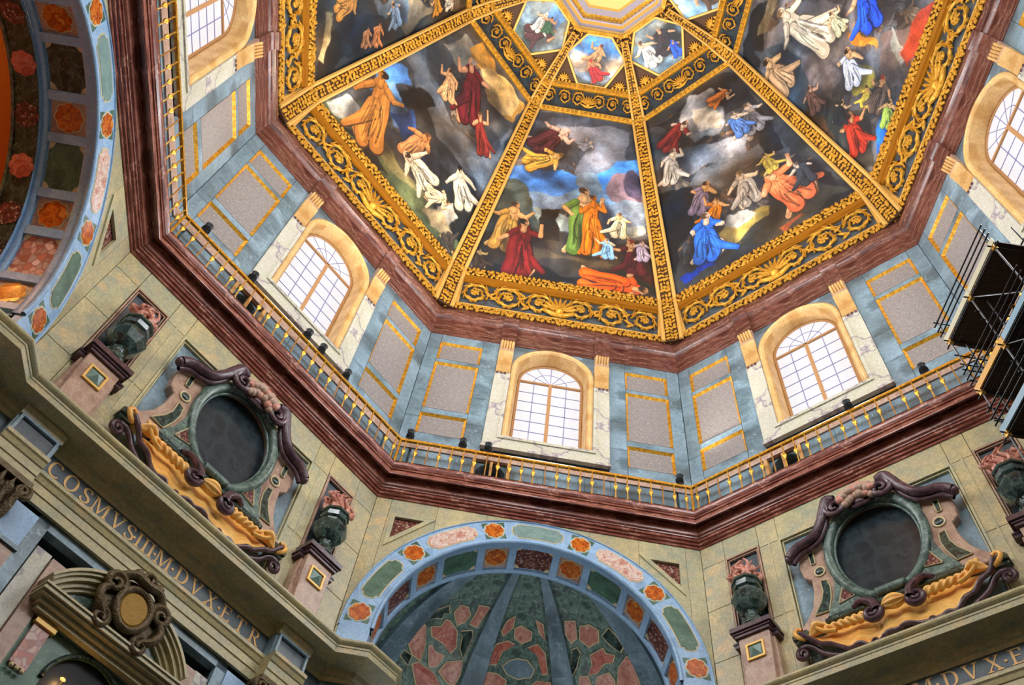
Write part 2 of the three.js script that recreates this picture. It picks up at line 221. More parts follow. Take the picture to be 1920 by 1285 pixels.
for (const s of ['L2', 'C', 'R2']) {
  const w = lower[s], z = -WALL, W = WALL * T22, r = rng(SIDE[s] + 400);
  for (const q of [-1, 1]) {
    const fl = (pts) => pts.map(([u, y]) => [q * -u, y]);
    const cut = [[-W, -5.12], [-5.12, -3.5], [-3.5, -1.8], [-1.8, 0]];
    cut.forEach(([a, b], i) => { const sh = shapeOf(fl(spandrel(a + .006, b - .006)));
      if (i === 1) { const h = fl(TRI); const path = new THREE.Path(); h.forEach((p, k) => k ? path.lineTo(...p) : path.moveTo(...p)); path.closePath(); sh.holes.push(path); }
      mesh('slab', ext(sh, z - 0.16, z), M.cream[Math.floor(r() * 4)], w); });
    const inner = [[-4.86, 23.32], [-3.86, 24.34], [-4.86, 24.34]], ring = shapeOf(fl([[-5.0, 22.95], [-3.5, 24.48], [-5.0, 24.48]])), hole = new THREE.Path(); fl(inner).forEach((p, k) => k ? hole.lineTo(...p) : hole.moveTo(...p)); hole.closePath(); ring.holes.push(hole);
    mesh('triangle_frame', ext(ring, z - 0.05, z + 0.05), M.cream[3], w); mesh('triangle_panel', ext(shapeOf(fl(TRI)), z - 0.14, z - 0.06), M.porph, w);
    slabs(w, [[q < 0 ? -W : AO, q < 0 ? -AO : W, 18.2, AC]], M.cream, z - 0.16, z, r);
  }
}
for (const s of ['R3', 'B', 'L3']) slabs(lower[s], [[-WALL * T22, WALL * T22, 17, 25.3]], M.cream, -WALL - 0.16, -WALL, rng(3));

// ---------- the great cornice under the gallery, the cornice under the vault ----------
const LOWCORN = [[13.9, 25.2], [13.62, 25.2], [13.62, 25.3], [13.55, 25.31], [13.55, 25.41], [13.48, 25.42], [13.48, 25.52], [13.44, 25.53], [13.43, 25.57], [13.36, 25.6], [13.34, 25.68], [13.31, 25.69], [13.3, 26.0], [13.08, 26.02], [13.06, 25.78], [13.0, 25.77], [12.99, 25.8], [12.99, 25.95], [12.95, 25.96], [12.95, 26.04], [12.92, 26.06], [12.88, 26.14], [12.86, 26.2], [12.86, 26.27], [13.9, 26.3]];
const UPCORN = [[13.9, 36.1], [13.44, 36.1], [13.44, 36.2], [13.4, 36.22], [13.4, 36.55], [13.36, 36.58], [13.36, 36.92], [13.31, 36.96], [13.31, 37.22], [13.24, 37.3], [13.2, 37.36], [13.05, 37.38], [13.03, 37.42], [13.03, 37.6], [13.16, 37.66], [13.2, 37.74], [13.24, 38.38], [13.9, 38.4]];
for (const s of Object.keys(SIDE)) { const o = trim(); place(o, s); mesh('cornice', mitre(LOWCORN), M.purple, o); }
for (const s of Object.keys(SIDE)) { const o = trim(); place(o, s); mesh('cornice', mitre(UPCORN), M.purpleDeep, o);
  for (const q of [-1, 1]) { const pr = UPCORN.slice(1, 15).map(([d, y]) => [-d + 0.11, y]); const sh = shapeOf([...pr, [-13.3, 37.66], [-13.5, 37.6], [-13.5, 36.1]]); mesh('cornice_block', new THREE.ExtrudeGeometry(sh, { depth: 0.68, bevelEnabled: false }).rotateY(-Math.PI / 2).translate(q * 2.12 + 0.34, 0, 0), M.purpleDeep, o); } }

// ---------- the drum: blue-grey slabs, sunk panels in gilded reveals, windows ----------
const PANELS = [[34.16, 35.5], [30.55, 33.9], [28.9, 30.2]];
const glassGeo = [];
{ // panes: two leaves of 2 x 6, and a fanlight of 6 x 2
  const L = WR - 0.09, colW = (L - 0.07) / 2, rowH = (WY - 0.1 - WS - 0.06) / 7;
  for (const q of [-1, 1]) for (let c = 0; c < 2; c++) for (let r = 0; r < 7; r++) glassGeo.push(rect(q > 0 ? 0.07 + c * colW : -0.07 - (c + 1) * colW, q > 0 ? 0.07 + (c + 1) * colW : -0.07 - c * colW, WS + 0.06 + r * rowH, WS + 0.06 + (r + 1) * rowH, -0.01, 0.01));
  for (const [r0, r1] of [[0.02, 0.72], [0.72, L]]) for (let k = 0; k < 6; k++) { const s = new THREE.Shape(); s.absarc(0, 0, r1, k * Math.PI / 6, (k + 1) * Math.PI / 6, false); s.absarc(0, 0, r0, (k + 1) * Math.PI / 6, k * Math.PI / 6, true); s.closePath(); glassGeo.push(new THREE.ExtrudeGeometry(s, { depth: 0.02, bevelEnabled: false, curveSegments: 6 }).translate(0, WY + 0.06, -0.01)); }
}
const ringShape = (r0, r1, yb, yc) => { const s = new THREE.Shape(); s.moveTo(-r1, yb); s.lineTo(-r1, yc); s.absarc(0, yc, r1, Math.PI, 0, true); s.lineTo(r1, yb); s.lineTo(r0, yb); s.lineTo(r0, yc); s.absarc(0, yc, r0, 0, Math.PI, false); s.lineTo(-r0, yb); s.closePath(); return s; };
const sashGeo = merge([ext(ringShape(WR - 0.1, WR, WS, WY), -0.05, 0.05), rect(-WR, WR, WS, WS + 0.08, -0.05, 0.05), rect(-WR, WR, WY - 0.06, WY + 0.05, -0.06, 0.06), rect(-0.07, 0.07, WS, WY, -0.06, 0.06)]);
const leadGeo = (() => { const L = WR - 0.09, colW = (L - 0.07) / 2, rowH = (WY - 0.1 - WS - 0.06) / 7, b = []; for (const q of [-1, 1]) { b.push(rect(q * (0.07 + colW) - 0.016, q * (0.07 + colW) + 0.016, WS, WY, 0, 0.03)); for (let r = 1; r < 7; r++) b.push(rect(q > 0 ? 0.05 : -WR + 0.05, q > 0 ? WR - 0.05 : -0.05, WS + 0.06 + r * rowH - 0.014, WS + 0.06 + r * rowH + 0.014, 0, 0.03)); }
  for (let k = 1; k < 6; k++) b.push(bar([0, WY, 0.015], [L * Math.cos(k * Math.PI / 6), WY + 0.06 + L * Math.sin(k * Math.PI / 6), 0.015], 0.016, 4)); const p = []; for (let k = 0; k <= 16; k++) p.push([0.72 * Math.cos(k * Math.PI / 16), WY + 0.06 + 0.72 * Math.sin(k * Math.PI / 16), 0.015]); b.push(tube(p, 0.016, 24, 4)); return merge(b); })();
const casing = (() => { // moulded archivolt of orange stone round the opening: profile (radius, z)
  const prof = [[1.78, 0.0], [1.78, 0.1], [1.72, 0.14], [1.66, 0.14], [1.64, 0.09], [1.58, 0.09], [1.56, 0.06], [1.5, 0.04], [1.44, -0.5], [1.42, -0.58], [1.8, -0.6]], path = [];
  for (let i = 0; i <= 4; i++) path.push([-1, WS - WY + (WY - WS) * i / 4, 0]); for (let k = 1; k < 24; k++) path.push([-Math.cos(k * Math.PI / 24), 0, Math.sin(k * Math.PI / 24)]); for (let i = 0; i <= 4; i++) path.push([1, (WS - WY) * i / 4, 0]);
  return surf(path.length - 1, prof.length - 1, (a, b) => { const [x, dy, sn] = path[Math.round(a * (path.length - 1))], [r, z] = prof[Math.round(b * (prof.length - 1))]; return [x * r, WY + (dy || sn * r), z]; }); })();
const reveal = (() => { const f = (r, z) => [r, z]; const prof = [[1.5, 0.02], [1.43, -0.6]]; const path = []; for (let k = 0; k <= 32; k++) path.push(k); return surf(40, 1, (a, b) => { const [r, z] = prof[Math.round(b)]; const t = a * 40; if (t < 6) return [-r, WS + (WY - WS) * t / 6, z]; if (t > 34) return [r, WS + (WY - WS) * (40 - t) / 6, z]; const g = (t - 6) / 28 * Math.PI; return [-r * Math.cos(g), WY + r * Math.sin(g), z]; }); })();
const frameWhite = merge([rect(1.78, 2.46, 28.66, 33.72, 0, 0.1), rect(-2.46, -1.78, 28.66, 33.72, 0, 0.1), rect(-1.78, 1.78, 28.66, 29.36, 0, 0.1)]);
const frameStep = merge([rect(1.8, 1.92, 29.3, 33.7, 0.1, 0.14), rect(-1.92, -1.8, 29.3, 33.7, 0.1, 0.14), rect(-1.92, 1.92, 29.2, 29.34, 0.1, 0.16), rect(-2.5, 2.5, 28.56, 28.68, -0.02, 0.16)]);
const panelGeo = PANELS.map(([y0, y1]) => rect(-0.9, 0.9, y0 + 0.02, y1, -0.13, -0.1));
const revealGeo = PANELS.map(([y0, y1]) => { const A = [[-0.93, y0], [0.93, y0], [0.93, y1], [-0.93, y1]], B = [[-0.83, y0 + 0.1], [0.83, y0 + 0.1], [0.83, y1 - 0.1], [-0.83, y1 - 0.1]], p = [], ix = [];
  for (let i = 0; i < 4; i++) { const j = (i + 1) % 4, k = p.length / 3; p.push(A[i][0], A[i][1], 0.0, A[j][0], A[j][1], 0.0, B[j][0], B[j][1], -0.1, B[i][0], B[i][1], -0.1); ix.push(k, k + 1, k + 2, k, k + 2, k + 3); }
  const g = new THREE.BufferGeometry(); g.setAttribute('position', new THREE.Float32BufferAttribute(p, 3)); g.setIndex(ix); g.computeVertexNormals(); return g; });
const consoleParts = { slab: (() => { const s = shapeOf([[-0.05, 0], [0.05, 0], [0.06, 0.5], [0.1, 1.0], [0.16, 1.4], [0.2, 1.55], [-0.05, 1.6]]); return new THREE.ExtrudeGeometry(s, { depth: 0.6, bevelEnabled: true, bevelSize: 0.02, bevelThickness: 0.02, bevelSegments: 1 }).rotateY(-Math.PI / 2).translate(0.3, 0, 0); })(),
  drops: merge([0, 1, 2, 3].map((k) => lathe([[0, -0.14], [0.05, -0.1], [0.07, -0.02], [0.06, 0.03], [0, 0.04]], 6).translate(-0.24 + k * 0.16, 0, 0.06))),
  flutes: merge([0, 1, 2, 3, 4].map((k) => new THREE.CapsuleGeometry(0.055, 0.5, 3, 8).rotateX(0.5).translate(-0.24 + k * 0.12, 1.95, 0.2))), block: ext([[-0.31, 1.6], [0.31, 1.6], [0.33, 2.36], [-0.33, 2.36]], -0.02, 0.16) };
function scaled(m, sx, sy) { const c = m.clone(); return c; }
const floorWhere = { L2: 'above the far left arch', L1: 'above the gilded inscription', C: 'above the middle arch', R1: 'above the blank oval right of the arch', R2: 'behind the scaffold' };
function drumSide(s, detail) {
  const w = drum[s], z = -DRUM, r = rng(SIDE[s] + 777), W = DRUM * T22;
  const rows = [[26.3, 27.85], [28.3, 29.9], [29.9, 31.7], [31.7, 33.4], [33.4, 35.0], [35.0, 36.12]];
  if (!detail) { slabs(w, [[-W, -1.78, 26.3, 36.12], [1.78, W, 26.3, 36.12], [-1.78, 1.78, 26.3, WS]], M.blue, z - 0.14, z, r); }
  else for (const q of [-1, 1]) {
    const S = (a, b, y0, y1) => q > 0 ? [a, b, y0, y1] : [-b, -a, y0, y1];
    slabs(w, rows.map(([a, b]) => S(5.04, W, a, b)), M.blue, z - 0.14, z, r);
    slabs(w, rows.slice(1).map(([a, b]) => S(2.46, 3.18, a, b)), M.blue, z - 0.14, z, r);
    slabs(w, [S(3.18, 5.04, 35.5, 36.12), S(3.18, 5.04, 33.9, 34.16), S(3.18, 5.04, 30.2, 30.55), S(3.18, 5.04, 28.3, 28.9)], M.blue, z - 0.14, z, r);
    slabs(w, q > 0 ? [S(2.5, W - 0.62, 26.3, 27.85), S(0.0, 1.55, 26.3, 27.85)] : [S(2.66, W - 0.62, 26.3, 27.85)], M.blue, z - 0.14, z, r);
    PANELS.forEach((_, i) => { const p = mesh('inlay_panel', panelGeo[i], M.speck, w); p.position.set(q * 4.11, 0, z); const f = mesh('gilded_reveal', revealGeo[i], M.goldSmooth, p); });
  }
  mesh('dado_moulding', mitre([[DRUM + 0.1, 27.86], [DRUM - 0.05, 27.86], [DRUM - 0.08, 27.94], [DRUM - 0.08, 28.2], [DRUM - 0.05, 28.29], [DRUM + 0.1, 28.29]]), M.pinkst, w);
  if (detail) { const sh = shapeOf([[-2.46, 33.7], [-1.78, 33.7], ...Array.from({ length: 25 }, (_, k) => [-1.74 * Math.cos(k * Math.PI / 24), Math.max(33.7, WY + 1.74 * Math.sin(k * Math.PI / 24))]), [1.78, 33.7], [2.46, 33.7], [2.46, 36.12], [-2.46, 36.12]]); mesh('slab', ext(sh, z - 0.14, z), M.blue[0], w);
    const d = mesh('door_recess', rect(-2.8, -1.2, 26.2, 28.1, z - 1.05, z - 1.0), M.board, w); mesh('door_frame', merge([rect(-2.66, -2.54, 26.3, 27.84, z - 0.14, z + 0.06), rect(-1.36, -1.24, 26.3, 27.84, z - 0.14, z + 0.06), rect(-2.0, -1.9, 26.3, 27.84, z - 0.1, z + 0.02)]), M.paint, w);
    mesh('door_leaf', merge([rect(-2.5, -2.42, 26.3, 27.7, z - 0.9, z - 0.2)]), M.board, w); slabs(w, [[1.55, 2.5, 26.3, 27.85], [-1.24, 0, 26.3, 27.85]], M.blue, z - 0.14, z, r); }
}
for (const s of Object.keys(SIDE)) drumSide(s, ['L2', 'L1', 'C', 'R1', 'R2'].includes(s));
let win = 0; const windows = {};
const order = ['C', 'L1', 'R1', 'L2', 'R2', 'R3', 'L3', 'B'];
for (const s of order) {
  const o = structure('window_' + (++win)); at(o, s, 0, 0, DRUM); windows[s] = o;
  mesh('archivolt', casing, M.orange, o); mesh('marble_frame', frameWhite, M.white, o); mesh('frame_moulding', frameStep, M.white, o); mesh('sill', rect(-WR - 0.02, WR + 0.02, WS - 0.3, WS + 0.03, -0.8, 0.02), M.white, o);
  const f = mesh('sash', sashGeo, M.sash, o); f.position.z = -0.58; mesh('glazing_bars', leadGeo, M.lead, f);
  for (const g of glassGeo) mesh('pane', g, M.pane, f);
  const lite = new THREE.RectAreaLight(new THREE.Color(0.94, 0.98, 1.02), WINDOW_LIGHT, 2.62, 5.9); lite.name = 'window_daylight'; lite.position.set(0, 32.35, 0.06); lite.rotation.y = Math.PI; o.add(lite);
}
for (const s of ['L2', 'L1', 'C', 'R1', 'R2']) for (const q of [-1, 1]) {
  const o = thing('console_bracket', `${q < 0 ? 'left' : 'right'} golden bracket at the window ${floorWhere[s]}`, 'bracket', 'scroll brackets between windows and cornice'); at(o, s, q * 2.12, 33.72, DRUM - 0.02);
  mesh('tapered_slab', consoleParts.slab, M.orange, o); mesh('drops', consoleParts.drops, M.plum, o); mesh('scroll_flutes', consoleParts.flutes, M.orange, o); mesh('cap_block', consoleParts.block, M.pinkst, o);
}

// ---------- gallery balustrade ----------
const balGeo = lathe([[0, 0], [0.06, 0], [0.06, 0.04], [0.025, 0.08], [0.022, 0.45], [0.03, 0.52], [0.075, 0.6], [0.085, 0.66], [0.05, 0.74], [0.03, 0.78], [0.022, 1.18], [0.05, 1.22], [0, 1.22]], 8);
const RAILD = 12.9, RAILY = 26.27;
for (const s of ['L2', 'L1', 'C', 'R1', 'R2']) {
  const o = thing('balustrade', `gilded gallery railing ${floorWhere[s]}`, 'railing', 'gallery railings'); at(o, s, 0, RAILY, RAILD);
  const W = RAILD * T22;
  const g = mitre([[RAILD - 0.05, 1.22], [RAILD + 0.05, 1.22], [RAILD + 0.06, 1.3], [RAILD + 0.03, 1.36], [RAILD - 0.03, 1.36], [RAILD - 0.06, 1.3]]).translate(0, 0, RAILD); mesh('hand_rail', g, M.goldSmooth, o);
  mesh('foot_rail', mitre([[RAILD - 0.03, 0.02], [RAILD + 0.03, 0.02], [RAILD + 0.03, 0.06], [RAILD - 0.03, 0.06]]).translate(0, 0, RAILD), M.iron, o);
  for (let k = 0; k < 25; k++) { const u = -W + (k + 0.5) * 2 * W / 25; if (k % 5 === 2) { const p = mesh('post', bar([0, 0, 0], [0, 1.25, 0], 0.022, 6), M.ochre, o); p.position.x = u; p.scale.x = 1.1; } else { const b = mesh('baluster', balGeo, M.goldSmooth, o); b.position.x = u; } }
  const pm = mesh('corner_post', bar([-W, 0, 0], [-W, 1.3, 0], 0.05, 8), M.goldSmooth, o);
}
// ---------- the vault: gilded bands, scroll friezes, ribs, paintings ----------
const FR = [[13.225, 38.4], [12.70, 40.9]], DO = [[12.70, 40.9], [7.16, 51.0]], BA = [[7.16, 51.0], [5.99, 51.95]], UP = [[5.99, 51.95], [2.95, 52.35]];
const lenOf = (P) => Math.hypot(P[1][0] - P[0][0], P[1][1] - P[0][1]);
const hwAt = (P, s) => (P[0][0] + (P[1][0] - P[0][0]) * s / lenOf(P)) * T22;
const leafGeo = [0, 1, 2].map((v) => { const g = new THREE.IcosahedronGeometry(1, 1), p = g.attributes.position; for (let i = 0; i < p.count; i++) { const x = p.getX(i), y = p.getY(i), z = p.getZ(i), a = Math.atan2(x, y); const k = 1 + 0.22 * Math.cos(a * (v + 4)) - 0.25 * Math.exp(-x * x * 18) * Math.max(0, z); p.setXYZ(i, x * k * 0.8, y * k, z * 0.9 + 0.25 * y * y); } g.computeVertexNormals(); return g; });
function carve(list, r, size, squash = 0.7) {   // list of [x, y, z, turn?]: one lobe of foliage at each
  const out = []; for (const [x, y, z, t] of list) { const g = leafGeo[Math.floor(r() * 3)].clone(); const s = size * (0.75 + 0.5 * r()); g.scale(s, s * 1.25, s * squash); g.rotateX(-0.3 + 0.6 * r()); g.rotateZ((t ?? 0) + (r() - 0.5) * 1.4); g.translate(x, y, z); out.push(g); } return merge(out);
}
function leafRun(x0, x1, y, rows, pitch, r, z) { const l = []; const n = Math.round((x1 - x0) / pitch); for (let k = 0; k < n; k++) for (let j = 0; j < rows; j++) l.push([x0 + (k + 0.5 + (j % 2) * 0.4 + (r() - .5) * .3) * pitch, y + (j - (rows - 1) / 2) * pitch * 0.8, z, (j % 2 ? 0.7 : -0.7) * (k % 2 ? 1 : -1)]); return l; }
const DETAIL = ['L2', 'L1', 'C', 'R1', 'R2'];
const trap = (P, s0, s1, in0, in1, z0, z1) => { const a = hwAt(P, s0) - in0, b = hwAt(P, s1) - in1; return ext([[-a, s0], [a, s0], [b, s1], [-b, s1]], z0, z1); };
function leafy(name, list, r, size, mat, parent) { const m = mesh(name, carve(list, r, size), mat, parent, true); m.userData.kind = 'stuff'; return m; }
const fL = lenOf(FR), dL = lenOf(DO), bL = lenOf(BA), uL = lenOf(UP);
// one scroll: a tapering spiral stem with leaves along its back and a rosette in its eye
function scrollGeo(R, turn, hand, r) {
  const pts = []; const n = 40; for (let k = 0; k <= n; k++) { const t = k / n, a = turn + hand * t * Math.PI * 3.4, rr = R * (1 - 0.82 * t); pts.push([rr * Math.cos(a), rr * Math.sin(a), 0.05 + 0.06 * t]); }
  const stem = tube(pts, (t) => R * (0.1 - 0.045 * t), 90, 6); const lv = [];
  for (let k = 0; k < 20; k++) { const t = k / 27, a = turn + hand * t * Math.PI * 3.4, rr = R * (1 - 0.82 * t) * (k % 3 ? 1.12 : 0.86); const g = leafGeo[k % 3].clone().scale(R * 0.06, R * (0.27 - 0.14 * t), R * 0.12).rotateZ(a + hand * (k % 3 ? -0.42 : 0.45)).translate(rr * Math.cos(a), rr * Math.sin(a), 0.06); lv.push(g); }
  return [merge([stem, ...lv]), merge([new THREE.IcosahedronGeometry(R * 0.11, 1), ...Array.from({ length: 6 }, (_, k) => leafGeo[k % 3].clone().scale(R * 0.09, R * 0.16, R * 0.08).translate(0, R * 0.18, 0).rotateZ(k * Math.PI / 3))]).translate(0, 0, 0.12)];
}
const scrollA = scrollGeo(0.6, 0.4, 1, rng(1)), scrollB = scrollGeo(0.6, Math.PI - 0.4, -1, rng(2)), scrollS = scrollGeo(0.34, 0.4, 1, rng(3)), scrollT = scrollGeo(0.34, Math.PI - 0.4, -1, rng(4));
const palmGeo = merge([...Array.from({ length: 9 }, (_, k) => leafGeo[k % 3].clone().scale(0.07, 0.3, 0.08).translate(0, 0.34, 0).rotateZ((k - 4) * 0.3)), ...[-1, 1].map((q) => leafGeo[0].clone().scale(0.1, 0.34, 0.1).rotateZ(q * 1.9).translate(q * 0.2, -0.12, 0)), new THREE.IcosahedronGeometry(0.14, 1).translate(0, -0.02, 0.05)]).translate(0, -0.2, 0.08);
const tendril = (x0, x1, y0, y1) => { const pts = []; for (let k = 0; k <= 10; k++) { const t = k / 10; pts.push([x0 + (x1 - x0) * t, y0 + (y1 - y0) * t + 0.28 * Math.sin(t * Math.PI * 2), 0.06]); } return merge([tube(pts, 0.05, 24, 6), ...[2, 4, 6, 8].map((k) => leafGeo[k % 3].clone().scale(0.08, 0.24, 0.08).rotateZ(k % 4 ? 1 : -1).translate(pts[k][0], pts[k][1], 0.08))]); };
const by = { L2: 'under the dark grey painting', L1: 'under the painting of bare figures on a slope', C: 'under the painting with the blue sky', R1: 'under the dark painting with the red-robed figure', R2: 'under the painting with the big blue robe' };
DETAIL.forEach((s, si) => {
  const r = rng(50 + si), deg = SIDE[s];
  const o = thing('frieze_panel', `gilded scrolls on slate ${by[s]}`, 'frieze', 'scroll friezes along the foot of the vault'); lean(o, deg, ...FR);
  mesh('ground', trap(FR, 0.12, fL * 0.7, 0.4, 0.4, -0.14, -0.02), M.slate, o);
  [[-4.05, 0], [-2.5, 1], [-0.98, 0], [0.98, 1], [2.5, 0], [4.05, 1]].forEach(([x, b], k) => { const big = k === 1 || k === 4 ? 1.24 : 1.08; const [g, h] = b ? scrollB : scrollA; const m = mesh('scroll', g, M.gold, o, true); m.position.set(x, fL * 0.38, 0); m.scale.set(big, big * 1.05, 1.5); mesh('rosette', h, M.gold, m, true); });
  [[-3.5, -3.0], [-1.95, -1.5], [1.5, 1.95], [3.0, 3.5]].forEach(([a, b], k) => { const m = mesh('tendril', tendril(a, b, fL * (k % 2 ? 0.5 : 0.26), fL * (k % 2 ? 0.26 : 0.5)), M.gold, o, true); });
  const p = mesh('palmette', palmGeo, M.gold, o, true); p.position.set(0, fL * 0.36, 0); p.scale.setScalar(1.5);
  for (const q of [-1, 1]) { const x = q * 4.86; mesh('end_moulding', merge([rect(x - 0.13, x + 0.13, fL * 0.04, fL * 0.7, -0.1, 0.1), rect(x - 0.05, x + 0.05, fL * 0.04, fL * 0.7, 0.1, 0.14)]), M.goldLine, o); }
  mesh('fillet', merge([trap(FR, 0.1, 0.19, 0.4, 0.4, -0.1, 0.12)]), M.goldLine, o);
  // cove and carved leaf band between frieze and painting, carved band on the cornice
  const t = trim(); lean(t, deg, ...FR);
  mesh('cove', merge([trap(FR, fL * 0.68, fL * 0.74, 0.4, 0.4, -0.1, 0.1), trap(FR, fL * 0.74, fL * 0.84, 0.4, 0.4, -0.1, 0.2), ]), M.ochre, t); mesh('band_ground', trap(FR, fL * 0.84, fL * 1.1, 0.2, 0.2, -0.1, 0.14), M.shadeBrown, t);
  const w = hwAt(FR, fL); leafy('carved_leaf_band', leafRun(-w + 0.1, w - 0.1, fL * 0.95, 3, 0.23, r, 0.2), r, 0.105, M.gold, t);
  const w0 = hwAt(FR, 0); mesh('lower_moulding', trap(FR, -0.24, 0.12, 0.1, 0.1, -0.16, 0.04), M.shadeBrown, t); leafy('carved_leaf_band', leafRun(-w0 + 0.1, w0 - 0.1, -0.05, 2, 0.24, r, 0.1), r, 0.115, M.gold, t);
});
// corner pieces and ribs, along the octagon's corners
const VERT = { A: -67.5, B: -22.5, C: 22.5, D: 67.5 }, K = 1 / Math.cos(Math.PI / 8), onV = (P) => P.map(([d, h]) => [d * K, h]);
function ribAt(deg, P, w0, w1, z, s0, s1, seed, pitch, size, rows) {
  const t = trim(), Q = onV(P), L = lenOf(Q); lean(t, deg, ...Q); const r = rng(seed); const W = (y) => w0 + (w1 - w0) * y / L;
  const strip = (a, b, z0, z1) => { const A = W(s0), B = W(s1); return ext([[A * a, s0], [A * b, s0], [B * b, s1], [B * a, s1]], z0, z1, 0.02); };
  mesh('rib_back', strip(-1, 1, -0.4, z), M.shadeBrown, t);
  for (const q of [-1, 1]) { mesh('side_moulding', merge([strip(q > 0 ? 0.62 : -1.02, q > 0 ? 1.02 : -0.62, z, z + 0.08), strip(q > 0 ? 0.72 : -0.92, q > 0 ? 0.92 : -0.72, z + 0.08, z + 0.14)]), M.goldLine, t); }
  const l = []; const n = Math.round((s1 - s0) / pitch); for (let k = 0; k < n; k++) for (let j = 0; j < rows; j++) { const y = s0 + (k + 0.5) * pitch; l.push([(rows > 1 ? (j / (rows - 1) - 0.5) : 0) * W(y) * 0.7, y + (r() - .5) * pitch * .5, z + 0.05, (j % 2 ? 0.8 : -0.8)]); }
  leafy('carved_garland', l, r, size, M.gold, t); return t;
}
Object.entries(VERT).forEach(([v, deg], i) => {
  ribAt(deg, DO, 0.46, 0.36, 0.30, 0.1, dL * 1.0, 70 + i, 0.22, 0.085, 3);
  ribAt(deg, FR, 0.5, 0.46, 0.34, -0.24, fL * 1.06, 80 + i, 0.22, 0.09, 3);
  ribAt(deg, BA, 0.36, 0.32, 0.26, 0, bL, 90 + i, 0.19, 0.085, 3);
  ribAt(deg, UP, 0.3, 0.17, 0.22, 0, uL * 0.99, 100 + i, 0.16, 0.07, 2);
});
DETAIL.forEach((s, si) => {   // upper scroll band and the frames of the upper paintings
  const r = rng(150 + si), deg = SIDE[s], t = trim(); lean(t, deg, ...BA);
  mesh('band_ground', trap(BA, 0, bL, 0.05, 0.05, -0.1, 0.02), M.slateDark, t);
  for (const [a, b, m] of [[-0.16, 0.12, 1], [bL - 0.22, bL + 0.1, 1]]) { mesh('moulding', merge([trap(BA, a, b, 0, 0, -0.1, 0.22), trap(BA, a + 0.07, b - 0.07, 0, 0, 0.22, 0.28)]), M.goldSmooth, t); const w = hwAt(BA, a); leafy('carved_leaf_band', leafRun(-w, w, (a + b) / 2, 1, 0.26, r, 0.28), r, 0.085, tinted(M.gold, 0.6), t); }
  [[-2.05, 0], [-1.25, 1], [-0.55, 0], [0.55, 1], [1.25, 0], [2.05, 1]].forEach(([x, b]) => { const [g, h] = b ? scrollT : scrollS; const m = mesh('scroll', g, M.gold, t, true); m.position.set(x * 1.06, bL * 0.5, 0.06); m.scale.set(1, 1.25, 1.2); mesh('rosette', h, M.gold, m, true); });
  const p = mesh('palmette', palmGeo, M.gold, t, true); p.position.set(0, bL * 0.46, 0.06); p.scale.setScalar(0.8);
  const u = trim(); lean(u, deg, ...UP);
  mesh('triangle_ground', trap(UP, 0.02, uL, 0.1, 0.05, -0.12, -0.02), M.shadeBrown, u);
  const hx = hexPts(), bars = []; for (let k = 0; k < 6; k++) { const a = hx[k], b = hx[(k + 1) % 6]; const m = mesh('hexagon_moulding', bar([a[0], a[1], 0.06], [b[0], b[1], 0.06], 0.075, 6), M.goldLine, u); }
  mesh('inner_moulding', merge([trap(UP, uL - 0.16, uL, 0, 0, -0.1, 0.2), trap(UP, 0, 0.1, 0, 0, -0.1, 0.16)]), M.goldSmooth, u);
  for (const q of [-1, 1]) { mesh('gilded_relief', merge([...Array.from({ length: 7 }, (_, k) => leafGeo[k % 3].clone().scale(0.06, 0.2, 0.07).translate(0, 0.16, 0).rotateZ((k - 3) * 0.42).translate(q * 1.55, 0.32, 0.05)), ...Array.from({ length: 5 }, (_, k) => leafGeo[k % 3].clone().scale(0.1, 0.13, 0.08).translate(q * (1.2 + k * 0.2), 0.22, 0.05))]), M.gold, u, true);
    mesh('gilded_relief', merge(Array.from({ length: 5 }, (_, k) => leafGeo[k % 3].clone().scale(0.06, 0.14, 0.06).rotateZ(k).translate(q * (0.98 + (k % 3) * 0.12), uL * (0.78 + 0.04 * k), 0.05))), M.gold, u, true); }
});
function hexPts() { return [[-0.76, 0.06], [0.76, 0.06], [1.62, 0.56], [0.65, 0.93], [-0.65, 0.93], [-1.62, 0.56]].map(([u, t]) => [u, t * uL]); }

